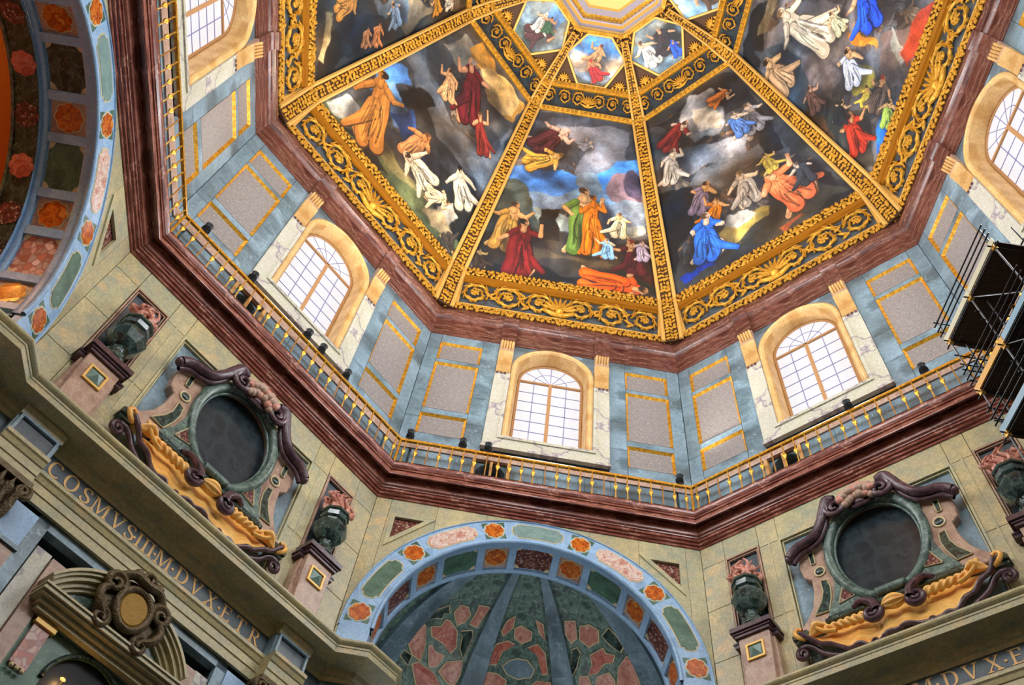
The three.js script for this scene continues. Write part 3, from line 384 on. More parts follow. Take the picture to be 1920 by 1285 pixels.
// paintings: free compositions of clouds, rocks and robed figures in the colours seen
const APSE={pink:[[-50,36.7,-51.6,43,-47.1,43.7,-41.8,39.2,-39.6,34.4,-44.4,34.5],[-39.6,39.6,-38.6,40.7,-36.1,39.3,-31.3,40,-32.2,35.9,-35,34.6],[-30.1,34.9,-28.7,38.5,-22.7,41.2,-21.4,36.8,-22.1,33.3,-25.2,33.1],[-39,53.1,-38.9,56.2,-34.4,57.1,-30.7,55.5,-31.1,52.6,-33.7,50.6],[-1.2,56.4,2.4,57.6,8.7,55.9,8.4,53.5,3.6,52.1,-0.3,53.5],[-10.8,36.4,-10.7,40.5,-5.9,40.8,-1.6,39.5,-1.6,38],[10.1,39.1,12.4,40.2,17.8,39.9,17.8,39.1],[-8.7,54.9,-7.1,58.2,-2.8,60.6,-3,56.8,-6.9,53.3],[11.4,60.1,16,58.3,16.5,53.6,13.5,56],[30.9,58.6,37.1,57.8,34.8,52.7,31.1,51.4,29.3,54.6],[39.1,55.6,44.8,55.1,48.2,52.4,45.5,49.3,39.9,48.8,36.5,51.8],[50.2,39.1,55.5,40.9,57.9,38.8,55.9,31.5,46.7,34.6],[31.6,40.4,34.7,39.9,35.4,37.3,30.5,38],[39.4,39,44.6,38.9,45.8,36.3,45.2,35,37.7,36.8],[-27.8,53,-27.5,57.2,-29.1,59.5,-21.9,60.7,-23.1,53.1]],
red:[[-44.3,44.9,-40.1,46.9,-40.5,49.6,-37.9,50,-31.9,48.6,-28.4,44.3,-29.3,41.7,-34.6,43.2,-41.1,42.9],[-41.8,31.9,-39.9,33.6,-32.4,33.6,-27.5,31.4,-36.1,27.6],[-10.7,46.6,-9.4,49.9,-4.3,51.9,-0.1,51.2,-5.8,48.1,-7,44.1,-10.1,43.2],[7.6,50.6,12.4,51.9,16,49,16.8,42.7,14.4,42.5,12.3,48.4],[39.2,46,46.6,46.6,46.4,44.9,50.2,43.2,48,41.5,43.8,42.3,40,40.3,35.7,40.3,38.7,43.2]],
dark:[[-29.8,49.3,-24.9,51.2,-23.1,49.8,-22.9,44.9,-23,42.3,-26,44.5,-27.8,48.4],[-49,45.3,-49.1,49.1,-45,53.5,-41.6,52,-44,50.9,-43.2,49.1,-45.8,48.1],[49.2,50.3,54.5,51.3,55.9,48.2,56.4,44.2,53.9,43.3,50.9,46.7],[30.6,49.1,33.1,49.4,34.2,47.5,31,43.9,28.5,41.4,27.9,43.7],[-48.3,31.5,-48.3,33.5,-44.3,33.9,-43.5,31]],
slate:[[-3.9,43.7,-1,45.8,2.3,46.7,7.1,46.5,10.7,43.8,9.2,41.5,3.7,40.6,-1.2,41.5]],
};
const FRESCO={L1:{bg:'#4a4c4e',blobs:[['#5d6a4a',-4.7,0.2,-3.5,2.2,0.4,1.4,3.2,2.9,5.4,1.3,4.9,0.2,-0,-0],['#8f8a60',-3.9,1,-2.9,2,1.3,1.7,2,1.3,-0,0.9],['#5a90e0',-3.7,3,-3.9,5.4,-3.1,5.8,-2.4,5.3,-3,3.5],['#8fb8e8',-3.3,3,-3.2,4.5,-1.9,4.1,-0.8,3.3,-1.6,2.7],['#2f5aa8',-2.3,3.1,-1.4,4.6,0.7,4.5,1.7,3.2,0,2.7,-1.1,2.7],['#c0c0b8',-4.6,0.5,-4.2,1.8,-2.9,2,-3.3,0.7],['#2b3036',-3.4,6.2,-1.3,7,2.5,4.3,5.8,3.5,4.6,1.2,0.6,3,-2.1,4.8],['#5d6066',-3.5,6.1,-3.2,7.7,0.5,5.8,3.7,6.3,4.8,5.4,2.8,4.6,-1.2,5.2],['#8a8378',-2.8,8.8,-2.4,10.6,-0.9,10.4,-1.3,8.6],['#c08a40',-1.7,10.2,-1.4,11.3,2.6,11.1,2.7,9.4,0.8,9.3,-0.5,9.9],['#e0b878',-0.5,9.9,-0,10.7,2.3,10.8,2.2,9.3,0.9,8.9],['#1c1f20',1,3.6,3.9,4.3,5.4,1.3,3.8,1.1,1.8,1.5],['#6e7076',2,5,2.6,7.7,2.9,9.2,4,5.8,4.1,4],['#23241f',-3.3,0.3,-1.9,0.9,-0.2,0.6,-0.9,0.1],['#1a1a18',-2.7,4.4,-2,5.7,-0.9,5.7,-1.2,4.7,-1.9,4.1],['#c8c0b0',2.5,1.7,3,2.6,3.7,2.2,3.6,1.2,2.7,1.2],['#b8a078',2,0.8,2.9,1.7,4,1.3,3.8,0.6]],
 figs:[['#b87432','#b87432','#2a1c14',-3.7,4.2,-1.8,0.7,1.5],['#5a1820','#b88060','#8a8078',-1.1,9.7,1,6.8,1.35],['#c89060','#c89060','#3a2418',-1.6,8,-0.6,6.6,0.8],['#b87848','#a86c40','#60402c',-0.1,4,-0.4,2.1,1.2],['#d8c8a8','#d0b090','#3a2a20',-0.3,2.2,1.7,2.3,1.1],['#c8b8a0','#d0b898','#1c1410',2.2,4.3,3.6,2.9,1.1],['#7a2a24','#c08860','#5a3a28',1.1,7.8,2.6,6.2,0.8],['#d0b890','#c89c70','#40301f',2.8,2.3,1.6,1.8,0.9],['#403830','#a88860','#302418',4.7,0.5,3.7,1,0.8]]},
C:{bg:'#6a6a70',blobs:[['#40434c',-2.9,10.9,2.9,11,3.2,8.6,0.4,7.6,-3.5,7.5,-3.2,9.4],['#6c6e78',-1.6,10.4,2.5,10.7,3.1,7.8,-0.1,7.1,0.3,8.7],['#5090e8',-3.5,7.1,-2.1,7.1,-0.1,7.1,3.2,9,3.8,5.8,-0.6,4.7,-3.7,5.8],['#90b8e8',-2.6,5.5,0.6,6.5,3.5,6.4,3.5,5,-2,4.2],['#c0cac0',-2,4.7,3.6,5.6,3.9,4.1,-1.6,3.3],['#7c8894',0,7.3,0.9,7.5,1.4,6.5,1,5.2,0.2,6.1],['#a08088',1.6,6.9,2.1,7.8,2.8,8.1,3.5,7.2,3.6,5.9,2,5.8],['#584858',2.5,7.5,2.8,8.2,3.5,7.1,3.4,5.9],['#8896a8',1.5,5.5,3.8,6,3.9,4.6,1.6,4],['#4c5650',-4.5,3.7,-4,6.1,-2.6,6,-2.1,4.9,-1.5,2.6,-3.9,2.1],['#6c746c',-4.1,5.7,-2.5,5.9,-3.2,5.4],['#3c342c',-4.5,0.4,-4.5,2.7,-1.8,2.9,4.1,3.8,4.6,0.4,-0.1,0.5],['#5a4a34',-2,1.9,0.2,2,2.4,1.8,1.4,1.3,-1.8,1.2],['#241e1a',-1.6,4.5,-0.6,4.7,-0.4,2.7,-1.6,2.6],['#15181a',-2.6,0.9,-1,1.1,1.2,0.6,0.1,0.4,-4.1,0.3],['#22301f',2.1,1.7,3.7,2,4.5,0.6,3,0.9],['#3a1a18',2.8,2.8,4.2,2.8,4.5,0.9,3.2,1.3]],
 figs:[['#4c242c','#b09080','#b0a8a0',-0.9,10.1,-2.6,8.6,1.2],['#c89440','#d0a060','#705028',-1.1,8.3,-2.8,7.3,1],['#707078','#b09880','#807468',0.5,9.6,0,9,0.6],['#5a7430','#c09060','#4a3020',0.5,6.1,0.7,2.2,1.5],['#c06414','#c06414','#5a3418',1,5.8,1.2,2.2,1.05],['#c08c40','#c89058','#402c20',-2.9,4.5,-3.4,1.7,1.2],['#681818','#c08858','#201814',-2.3,3.5,-2.4,0.3,1.35],['#c8b890','#c8a070','#6a5038',2.4,5,2.5,3.6,0.9],['#80b0e8','#c0a080','#706050',1.9,3.3,2.1,2.2,0.9],['#4c1820','#b88860','#6a2c20',3.1,3.4,3.6,1.5,1],['#b0a0b8','#c8a090','#504048',3.7,3.5,3.8,2.4,0.8],['#e85410','#c89060','#382418',4,0.6,0.8,0.8,1.25],['#382c24','#a88858','#302418',-4.3,1.4,-4.2,0.4,0.9]]},
R1:{bg:'#46484c',blobs:[['#24262c',-2.6,10.9,2.5,11,3,6.1,4.7,0.8,3.7,0.7,2,4.6,2.4,8.3,-1.8,9.8],['#8c8a8c',0,11.2,1.2,10.8,1.4,9.1,0.6,7.7,-0.8,8.1,-1.3,9.4],['#c8b8a4',-0.1,10.2,1,9.5,0.7,8,-0.3,8.5],['#74747a',-2.7,8.4,-0.3,7.7,2.3,6.7,1.3,5.6,-1.8,6.4],['#5c6068',-2,5.8,2.7,5.5,2.9,3.9,-0.9,4.6],['#20262e',2.1,6.1,3.2,6.7,2.9,4.6,2,4.6],['#1a1b1e',-3.8,6.4,-2,5.8,-2.6,3.3,-4.3,1.2,-4.3,3.7],['#1c1c20',1.8,4.7,4.2,2,4.7,0.4,2.1,0.8,1.2,2.6],['#3c3a34',-0.5,2.8,4.6,0.5,1.9,0.3,-1.2,0.8,-3.9,0.6],['#b89c50',-1.7,2.2,-0.2,2.4,1.1,2.1,0.8,1.6,-0.8,1.2,-1.9,1.3],['#d8d4cc',-0.9,2.9,0.1,2.6,0.4,2.1,-0.5,1.9,-1.2,2.4],['#1c48e0',-4.2,1.1,-2.5,1.2,-2.3,0.7,-4.1,0.6],['#8c4830',1,0.7,2.1,0.8,2.3,0.6,1.1,0.2]],
 figs:[['#6c2424','#a08878','#40302c',-0.7,9.6,-2.4,9,1.2],['#b0a498','#c0a890','#604838',-1.9,8.4,-2.8,6.6,0.9],['#7c7c84','#b09c8c','#58483c',2.4,8.3,2.2,6.5,0.9],['#4468a8','#a89888','#50443c',1.6,8.3,1.6,6.8,0.8],['#b0602c','#a88868','#3a2820',2,9.8,0.8,9.9,0.8],['#6c5c6c','#a07850','#30201c',-1.1,5.3,-2.2,4,1.2],['#b86414','#b08050','#402c20',-1,4.1,-1.7,2.9,1.1],['#2c68d8','#d0b098','#584030',-1.8,3.5,-2.7,1.2,1.3],['#94887c','#b89c80','#685440',0.5,4.7,0.5,2.8,1.2],['#d86840','#c89068','#504018',1.7,3.8,2.6,1.3,1.6],['#b89c48','#b89868','#403020',2,4.9,2,3.8,1],['#30343c','#a09080','#48403c',3,3.4,3.2,2.1,0.9]]},
R2:{bg:'#6c6c74',blobs:[['#20242a',-2.9,10.7,-0.4,11.2,0.4,10.2,-2.8,9.4],['#9a8c70',-1.4,10.3,0.4,10.2,0.6,9.5,-1,9.6],['#84848c',-1,9.6,0.5,8.6,1.4,5.2,-0.6,4.6,-1.7,9.3],['#485868',-2.1,10.2,-1.2,5.8,-2.2,4.9,-3.9,5.7,-3.1,8.6],['#747078',-1.5,6.8,-1,3.7,-2.6,4,-3.4,4.7],['#6a4a30',-3.6,5.6,-3.6,3.5,-4.3,1.7,-4.1,3.2],['#3c3c38',-2.5,4.4,-2.1,1.7,-4.3,0.3,-4.6,1.9],['#70605c',1,2.3,2.4,-0,-0.7,0.2,-0.7,1.8],['#a0a098',1.3,2,0.5,0.8,-0.1,0.8,0.7,1.8],['#a03c2c',0.4,1.1,2.7,0.4,2.6,-0,-0.3,0.4],['#c07c30',0.4,4.4,0.6,2.8,0.3,2.3,-0,3.8],['#2868d0',-2.5,0.9,-1.4,0.4,-2.5,0.2,-3.8,0.4],['#b8a848',-0.9,4.1,-0.6,2.2,-1.3,1.8,-2,2.8]],
 figs:[['#c8bca8','#d8c8b0','#806850',0.1,9,-0.4,5.1,1.4],['#2050e8','#c8a080','#604830',2.3,4.6,1,3,2.2],['#b8b898','#c0a080','#483428',0.9,5.7,0.3,4.7,1],['#c8d0e8','#c09870','#302018',-0.3,4,-1.6,3,1.4],['#d8b84c','#b08858','#2c1c14',-1.4,2.2,-2.2,2,0.9],['#5c4c44','#b08058','#8a2820',-0.8,1.5,-2.2,1.3,1.2],['#a83020','#b08058','#3a2418',-2.8,2.6,-4.1,1.4,1.3],['#20262c','#a08868','#281c18',-2.4,3.3,-3.4,3.2,1.1],['#a88868','#b89870','#2a2018',-2.3,9,-3,6.9,1.3],['#88a048','#b89060','#382818',-1.5,0.7,-2.6,0.5,1],['#684c48','#a08070','#403030',-2.5,5.6,-3.4,4.7,0.9]]},
L2:{bg:'#3c3e40',blobs:[['#1c1e20',4.6,0.4,2.6,1.3,3.3,4.9,4.2,3.9],['#8c7c64',1.6,5.2,1.6,10.6,2.9,11.3,3.5,6.6],['#5c6c7c',1.5,4,1.5,6.3,2.9,6.7,2.6,4.5],['#a09878',3.7,0.5,1.7,0.9,1.8,1.4,4,0.9],['#28303a',2.2,1.3,2.3,4.8,3.4,5.7,4,2.4]],
 figs:[['#b07838','#b07c48','#3a2418',1.3,2.9,1.9,1.6,1.4],['#6c8098','#a88868','#302820',1.8,5.4,2.9,5.9,1.2],['#b06c40','#b87c50','#4c3020',2.7,4.6,3.6,4.2,0.9],['#a87048','#b07850','#40281c',2.8,3.8,3.6,3.5,0.8],['#d08830','#c09060','#5c3c20',1.8,8.6,2.6,9.1,1.1],['#d8c8b0','#c8a888','#50382c',2.1,10.2,2.4,9.6,0.9]]},
};
function painter(wm, hm, px, seed) {
  const c = document.createElement('canvas'); c.width = px; c.height = Math.round(px * hm / wm); const x = c.getContext('2d'), k = px / wm, r = rng(seed);
  const X = (u) => (u + wm / 2) * k, Y = (s) => c.height - s * k;
  const path = (pts) => { const n = pts.length; x.beginPath(); for (let i = 0; i < n; i++) { const a = pts[i], b = pts[(i + 1) % n], m = [(a[0] + b[0]) / 2, (a[1] + b[1]) / 2]; if (!i) { const z = pts[n - 1]; x.moveTo(X((z[0] + a[0]) / 2), Y((z[1] + a[1]) / 2)); } x.quadraticCurveTo(X(a[0]), Y(a[1]), X(m[0]), Y(m[1])); } x.closePath(); };
  const tone = (col, f) => { const h = parseInt(col.slice(1), 16), g = (v) => Math.max(0, Math.min(255, Math.round(v * f))); return `rgb(${g(h >> 16)},${g((h >> 8) & 255)},${g(h & 255)})`; };
  const tone2 = (col) => { const m = /rgb/.test(col) ? col : col; return m; };
  const api = { c, x, r, k,
    fill(col) { x.fillStyle = col; x.fillRect(0, 0, c.width, c.height); },
    blob(col, raw, soft = 2.5) { let pts = raw; for (let it = 0; it < 3; it++) { const o = []; pts.forEach((a, i) => { const b = pts[(i + 1) % pts.length], l = Math.hypot(b[0] - a[0], b[1] - a[1]); o.push(a, [(a[0] + b[0]) / 2 + (r() - .5) * l * 0.34, (a[1] + b[1]) / 2 + (r() - .5) * l * 0.34]); }); pts = o; } x.filter = `blur(${soft}px)`; x.fillStyle = col; path(pts); x.fill(); x.filter = 'blur(3px)'; const xs = pts.map((p) => p[0]), ys = pts.map((p) => p[1]), x0 = Math.min(...xs), x1 = Math.max(...xs), y0 = Math.min(...ys), y1 = Math.max(...ys); x.save(); path(pts); x.clip();
      for (let i = 0; i < 22; i++) { x.globalAlpha = 0.28; x.fillStyle = tone(col, 0.5 + 0.9 * r()); const cx = X(x0 + (x1 - x0) * r()), cy = Y(y0 + (y1 - y0) * r()); x.beginPath(); x.ellipse(cx, cy, k * (0.15 + 0.5 * r()), k * (0.08 + 0.25 * r()), r() * 3, 0, 7); x.fill(); } x.restore(); x.globalAlpha = 1; x.filter = 'none'; },
    figure(robe, skin, hair, hx, hy, fx, fy, w) {   // a free figure: limbs, trunk, drapery, head; pose chosen at random
      const L = Math.hypot(fx - hx, fy - hy), ax = (fx - hx) / L, ay = (fy - hy) / L, nx = -ay, ny = ax, P = (t, o) => [hx + ax * L * t + nx * o, hy + ay * L * t + ny * o], u = Math.max(0.62, Math.min(w * 1.3, L * 0.72));
      const dab = (c0, rx, ry, rot, col, al, bl) => { x.filter = bl > 5 ? `blur(${bl}px)` : 'none'; x.globalAlpha = al; x.fillStyle = col; x.beginPath(); x.ellipse(X(c0[0]), Y(c0[1]), k * rx, k * ry, rot, 0, 7); x.fill(); };
      const limb = (pts, w0, w1, col) => { const v = smooth(pts, 6); const n = v.length; for (const [off, f, al, ws] of [[0.12, 0.4, 0.9, 1.12], [0, 1, 1, 1], [-0.22, 1.35, 0.55, 0.45]]) { x.filter = 'none'; x.globalAlpha = al; x.fillStyle = tone(col, f); x.beginPath(); for (let i = 0; i < n; i++) { const rr = k * (w0 + (w1 - w0) * i / (n - 1)) * ws, cx = X(v[i].x + off * w0), cy = Y(v[i].y - Math.abs(off) * w0 * (off > 0 ? 1 : -1)); x.moveTo(cx + rr, cy); x.arc(cx, cy, rr, 0, 6.2832); } x.fill(); } x.globalAlpha = 1; };
      const rot = Math.atan2(ax, -ay) * -1 + 0, rs = () => r() - 0.5, side = r() < 0.5 ? -1 : 1;
      dab(P(0.6, 0.2 * u), u * 0.75, L * 0.5, -rot, '#15141a', 0.55, 10);
      const hip = P(0.52, side * 0.05 * u), chest = P(0.26, rs() * 0.1 * u), bend = r();
      const kneeA = P(0.74, side * (0.2 + 0.3 * bend) * u), kneeB = P(0.76, -side * 0.12 * u), footA = P(1.0, side * (0.1 + 0.35 * r()) * u), footB = P(0.98, -side * (0.15 + 0.4 * r()) * u);
      limb([hip, kneeB, footB], 0.17 * u, 0.07 * u, tone2(skin)); limb([hip, kneeA, footA], 0.18 * u, 0.075 * u, skin);
      limb([P(0.14, 0), chest, hip], 0.21 * u, 0.2 * u, r() < 0.45 ? skin : robe);
      // drapery: broad folds from the waist, one end trailing
      const tail = P(0.85, side * (0.6 + 0.4 * r()) * u); limb([P(0.3, -side * 0.18 * u), P(0.5, -side * 0.2 * u), P(0.72, -side * 0.16 * u), P(0.93, -side * 0.2 * u)], 0.16 * u, 0.2 * u, robe); limb([P(0.42, side * 0.08 * u), P(0.62, side * 0.22 * u), P(0.8, side * 0.28 * u), P(0.94, side * 0.2 * u)], 0.2 * u, 0.17 * u, robe); limb([hip, P(0.7, side * 0.42 * u), tail], 0.17 * u, 0.08 * u, robe);
      x.filter = 'none'; for (let i = 0; i < 14; i++) { const o = rs() * 0.8 * u, t0 = 0.3 + 0.3 * r(); x.globalAlpha = 0.55; x.strokeStyle = tone(robe, i % 3 ? 0.35 + 0.2 * r() : 1.5); x.lineWidth = k * (0.02 + 0.045 * r()) * u; const p0 = P(t0, o * 0.5), p1 = P(t0 + 0.2, o * 0.8 + rs() * 0.2 * u), p2 = P(t0 + 0.4, o * 0.9 + side * 0.1 * u); x.beginPath(); x.moveTo(X(p0[0]), Y(p0[1])); x.quadraticCurveTo(X(p1[0]), Y(p1[1]), X(p2[0]), Y(p2[1])); x.stroke(); }
      const arm = (q, up) => { const s0 = P(0.17, q * 0.23 * u), e = P(0.3 - 0.12 * up, q * (0.42 + 0.1 * r()) * u), h = P(0.42 - 0.5 * up + 0.2 * rs(), q * (0.3 + 0.45 * r()) * u); limb([s0, e], 0.1 * u, 0.085 * u, r() < 0.6 ? robe : skin); limb([e, h], 0.075 * u, 0.045 * u, skin); dab(h, 0.06 * u, 0.05 * u, 0, skin, 1, 0.8); };
      arm(-side, r() * 0.4); arm(side, r());
      const R = 0.15 * u; limb([P(0.02, 0), P(0.14, 0)], 0.07 * u, 0.09 * u, tone2(skin)); dab([hx, hy], R * 0.8, R, rot * 0.5, skin, 1, 0.8); dab([hx + 0.25 * R, hy - 0.15 * R], R * 0.35, R * 0.6, 0, tone(skin, 0.62), 0.7, 1.2); dab([hx - side * 0.3 * R, hy + 0.35 * R], R * 0.85, R * 0.65, 0.4 * side, hair, 1, 1); dab([hx + side * 0.25 * R, hy + 0.1 * R], R * 0.3, R * 0.3, 0, tone(skin, 1.25), 0.6, 1);
      x.filter = 'none'; x.globalAlpha = 1; },
    veil(col, al) { x.globalAlpha = al; x.fillStyle = tone(col, 0.8); x.fillRect(0, 0, c.width, c.height); x.globalAlpha = 1; },
    cloudy(amount) { const F = fbm(seed + 900, 5, 5), Gn = fbm(seed + 901, 12, 4), id = x.getImageData(0, 0, c.width, c.height), d = id.data; for (let j = 0; j < c.height; j++) for (let i = 0; i < c.width; i++) { const fx_ = i / c.width, fy_ = j / c.width, s = 0.08 * (Gn(fx_, fy_) - 0.5), f = 1 + amount * ((F(fx_ + s, fy_ * 1.3 + s) - 0.5) * 2.6 + (Gn(fx_, fy_) - 0.5) * 0.9), q = 4 * (j * c.width + i), wv = (F(fy_, fx_) - 0.5) * 26; d[q] = d[q] * f + wv; d[q + 1] = d[q + 1] * f; d[q + 2] = d[q + 2] * f - wv; } x.putImageData(id, 0, 0); },
    strokes(n, len) { const d = x.getImageData(0, 0, c.width, c.height).data; x.lineCap = 'round'; for (let i = 0; i < n; i++) { const px_ = Math.floor(r() * c.width), py = Math.floor(r() * c.height), q = 4 * (py * c.width + px_), f = 0.72 + 0.56 * r(), g = (v) => Math.min(255, Math.round(v * f)); x.globalAlpha = 0.45; x.strokeStyle = `rgb(${g(d[q])},${g(d[q + 1])},${g(d[q + 2])})`; x.lineWidth = 1.5 + 3 * r(); const a = r() * 6.3, l = len * (0.4 + r()); x.beginPath(); x.moveTo(px_ - l * Math.cos(a), py - l * Math.sin(a)); x.quadraticCurveTo(px_ + l * 0.3, py - l * 0.3, px_ + l * Math.cos(a + .5), py + l * Math.sin(a + .5)); x.stroke(); } x.globalAlpha = 1; },
    done() { const t = new THREE.CanvasTexture(c); t.colorSpace = THREE.SRGBColorSpace; t.magFilter = THREE.LinearFilter; return t; } };
  return api;
}
function planarUV(g, wm, hm) { const p = g.attributes.position, uv = new Float32Array(p.count * 2); for (let i = 0; i < p.count; i++) { uv[2 * i] = p.getX(i) / wm + 0.5; uv[2 * i + 1] = p.getY(i) / hm; } g.setAttribute('uv', new THREE.BufferAttribute(uv, 2)); return g; }
const frescoLabel = { L2: 'dark grey vault painting with pale figures at the top edge of the photo', L1: 'vault painting of bare-skinned figures on a green slope with a maroon-robed figure', C: 'vault painting with bright blue sky, a green-robed figure and an orange-red one below', R1: 'dark cloudy vault painting with a red-robed and a blue-robed figure', R2: 'pale grey vault painting with a large bright blue robe' };
const pairs = (a) => { const o = []; for (let i = 0; i < a.length; i += 2) o.push([a[i], a[i + 1]]); return o; };
DETAIL.forEach((s, i) => {
  const f = FRESCO[s], WM = 10.8, HM = dL, P = painter(WM, HM, 1024, 300 + i); P.fill(f.bg);
  
  { const q = rng(700 + i), cols = ['#4a3c34', '#5a4a44', '#6c5c50', '#3c3a40', '#7a6a58', '#54403c', '#4c5058'], hs = ['#30241c', '#4c3a2c', '#6c6258'];
    for (let n = 0; n < 30; n++) { const s0 = 0.8 + (HM - 2) * q(), hw = hwAt(DO, s0) - 1.2, u0 = (q() * 2 - 1) * hw; P.figure(cols[Math.floor(q() * 7)], ['#8c6c50', '#a08068', '#7c5c44'][Math.floor(q() * 3)], hs[Math.floor(q() * 3)], u0, s0 + 0.5, u0 + (q() - .5) * 1.2, s0 - 0.3 - 0.6 * q(), 0.7 + 0.3 * q()); } P.veil(f.bg, 0.3); }
  P.x.globalAlpha = 1; for (const [col, ...pts] of f.blobs) P.blob(col, pairs(pts)); P.cloudy(0.45); P.strokes(4000, 14);
  for (const g of f.figs) P.figure(...g); P.cloudy(0.3); P.strokes(8000, 5);
  const o = thing('ceiling_painting', frescoLabel[s], 'painting', 'large paintings between the ribs of the vault'); lean(o, SIDE[s], ...DO);
  mesh('painted_plaster', planarUV(trap(DO, 0.0, dL * 0.985, 0.3, 0.2, -0.02, 0.03), WM, HM), new THREE.MeshStandardMaterial({ map: P.done(), roughness: 0.5, side: DS }), o, true);
});
const upLabel = { L2: 'small hexagonal painting of a pale figure, cut by the top edge', L1: 'small hexagonal painting of a maroon-robed figure with a white sash', C: 'small hexagonal painting of a seated bare-chested figure in red drapery', R1: 'small hexagonal painting of a white-robed and a dark-robed figure with blue cloth', R2: 'small hexagonal painting of a green-brown robed figure on pale blue' };
const upArt = {
  L2: ['#7d8a92', [], [['#8a7a60', '#b89878', '#40342c', 0.2, 2.2, 0.3, 0.8, 1.1]]],
  L1: ['#7a8a94', [['#5f93d8', -0.4, 2.9, 0.5, 2.9, 0.4, 1.9, -0.2, 1.8], ['#5c6c64', -1.5, 0.4, 1.5, 0.4, 1.2, 0.1, -1, 0.1]], [['#4c2228', '#b08060', '#8a8478', 0.55, 1.9, -0.3, 0.7, 1.6], ['#d8d0c0', '#c8a080', '#d8d0c0', -0.35, 2.1, -0.1, 1.1, 0.5], ['#2c5038', '#b08060', '#383028', 0.0, 2.2, 0.3, 1.5, 0.8]]],
  C: ['#a8bcd8', [['#5f9cf0', -1.4, 2.9, 1.4, 2.9, 1.3, 2.0, -1.3, 1.9], ['#d8b8a0', -1.4, 1.8, 1.5, 1.9, 1.5, 1.1, -1.3, 1.0], ['#4a4840', -1, 0.7, 1.2, 0.7, 1, 0.1, -1, 0.1]], [['#c48c60', '#c89468', '#5c2c1c', 0.15, 2.3, -0.15, 1.2, 0.9], ['#b01c20', '#c08058', '#b01c20', -0.2, 1.45, 0.3, 0.5, 1.3]]],
  R1: ['#6c8494', [['#8a9aa4', -1.2, 2.9, 1.2, 2.9, 1.0, 2.2, -1.0, 2.2], ['#30383c', 0, 2.2, 1.4, 2.3, 1.4, 1.2, 0.2, 1.2]], [['#e0dcd0', '#d0a888', '#5c4434', -0.75, 2.15, -0.5, 0.8, 1.0], ['#2a2430', '#b89070', '#8c8478', 0.45, 2.25, 0.3, 0.9, 1.2], ['#1c50d8', '#b08868', '#1c50d8', 0.75, 1.3, 0.6, 0.5, 0.7]]],
  R2: ['#8cb0d0', [['#a0c4e4', -1.2, 2.9, 1.2, 2.9, 1.0, 2.0, -1.0, 2.0]], [['#6c6c38', '#b08868', '#48382c', 0.4, 2.0, 0.4, 0.5, 1.2], ['#4a3428', '#b08868', '#302820', -0.3, 1.7, -0.2, 0.4, 1.0]]] };
DETAIL.forEach((s, i) => {
  const [bg, bl, fg] = upArt[s], WM = 3.4, HM = 3.2, P = painter(WM, HM, 320, 400 + i); P.fill(bg); for (const [col, ...pts] of bl) P.blob(col, pairs(pts), 8); P.cloudy(0.25); P.strokes(500, 7); for (const g of fg) P.figure(...g); P.cloudy(0.2); P.strokes(400, 4);
  const o = thing('ceiling_painting', upLabel[s], 'painting', 'hexagonal paintings near the crown of the vault'); lean(o, SIDE[s], ...UP);
  mesh('painted_plaster', planarUV(ext(hexPts(), -0.02, 0.03), WM, HM), new THREE.MeshStandardMaterial({ map: P.done(), roughness: 0.5, side: DS }), o, true);
});
// ---------- the great arches: inlaid front, coffered soffit, vaulted niche ----------
function lobed(L, H, n = 1) { const s = []; const e = 0.19 * Math.min(L, H); const corner = [[L / 2 - e * 1.6, H / 2], [L / 2 - e * 1.2, H / 2 - e * 0.9], [L / 2 - e * .3, H / 2 - e * 1.1], [L / 2, H / 2 - e * 2.2]]; const q = (sx, sy, rev) => { const c = corner.map(([x, y]) => [x * sx, y * sy]); return rev ? c.reverse() : c; };
  const edge = (y, dir) => [-3, -2, -1, 0, 1, 2, 3].map((i) => [dir * i * (L / 2 - e * 1.7) / 3.6, y]); return [...q(1, 1), ...q(1, -1, true), ...edge(-H / 2, -1), ...q(-1, -1), ...q(-1, 1, true), ...edge(H / 2, 1)]; }
function scallop(R, k = 8, amp = 0.07) { const p = []; for (let i = 0; i < 48; i++) { const a = i / 48 * Math.PI * 2, r = R * (1 - amp + amp * 2 * Math.abs(Math.cos(a * k / 2))); p.push([r * Math.cos(a), r * Math.sin(a)]); } return p; }
function onFront(g, ang, rad, yc) { const p = g.attributes.position; for (let i = 0; i < p.count; i++) { const a = ang - p.getX(i) / rad, r = rad + p.getY(i); p.setXYZ(i, r * Math.cos(a), yc + r * Math.sin(a), p.getZ(i)); } g.computeVertexNormals(); return g; }
function onSoffit(g, ang, R, zc, yc) { const p = g.attributes.position; for (let i = 0; i < p.count; i++) { const a = ang - p.getX(i) / R, r = R - p.getZ(i), z = zc + p.getY(i); p.setXYZ(i, r * Math.cos(a), yc + r * Math.sin(a), z); } g.computeVertexNormals(); return g; }
function grid(w, h, z0, n) { return surf(n, 1, (a, b) => [(a - 0.5) * w, (b - 0.5) * h, z0]); }
function softSlab(w, h, z0, z1, n = 8) { return merge([surf(n, 1, (a, b) => [(a - .5) * w, (b - .5) * h, z1]), surf(n, 1, (a, b) => [(a - .5) * w, -h / 2, z0 + (z1 - z0) * b]), surf(n, 1, (a, b) => [(a - .5) * w, h / 2, z1 + (z0 - z1) * b]), surf(1, 1, (a, b) => [-w / 2, (a - .5) * h, z0 + (z1 - z0) * b]), surf(1, 1, (a, b) => [w / 2, (a - .5) * h, z0 + (z1 - z0) * b])]); }
const frontLong = ['pale', 'pinkb', 'green', 'pinkb', 'green'];
const SOFD = 1.45;
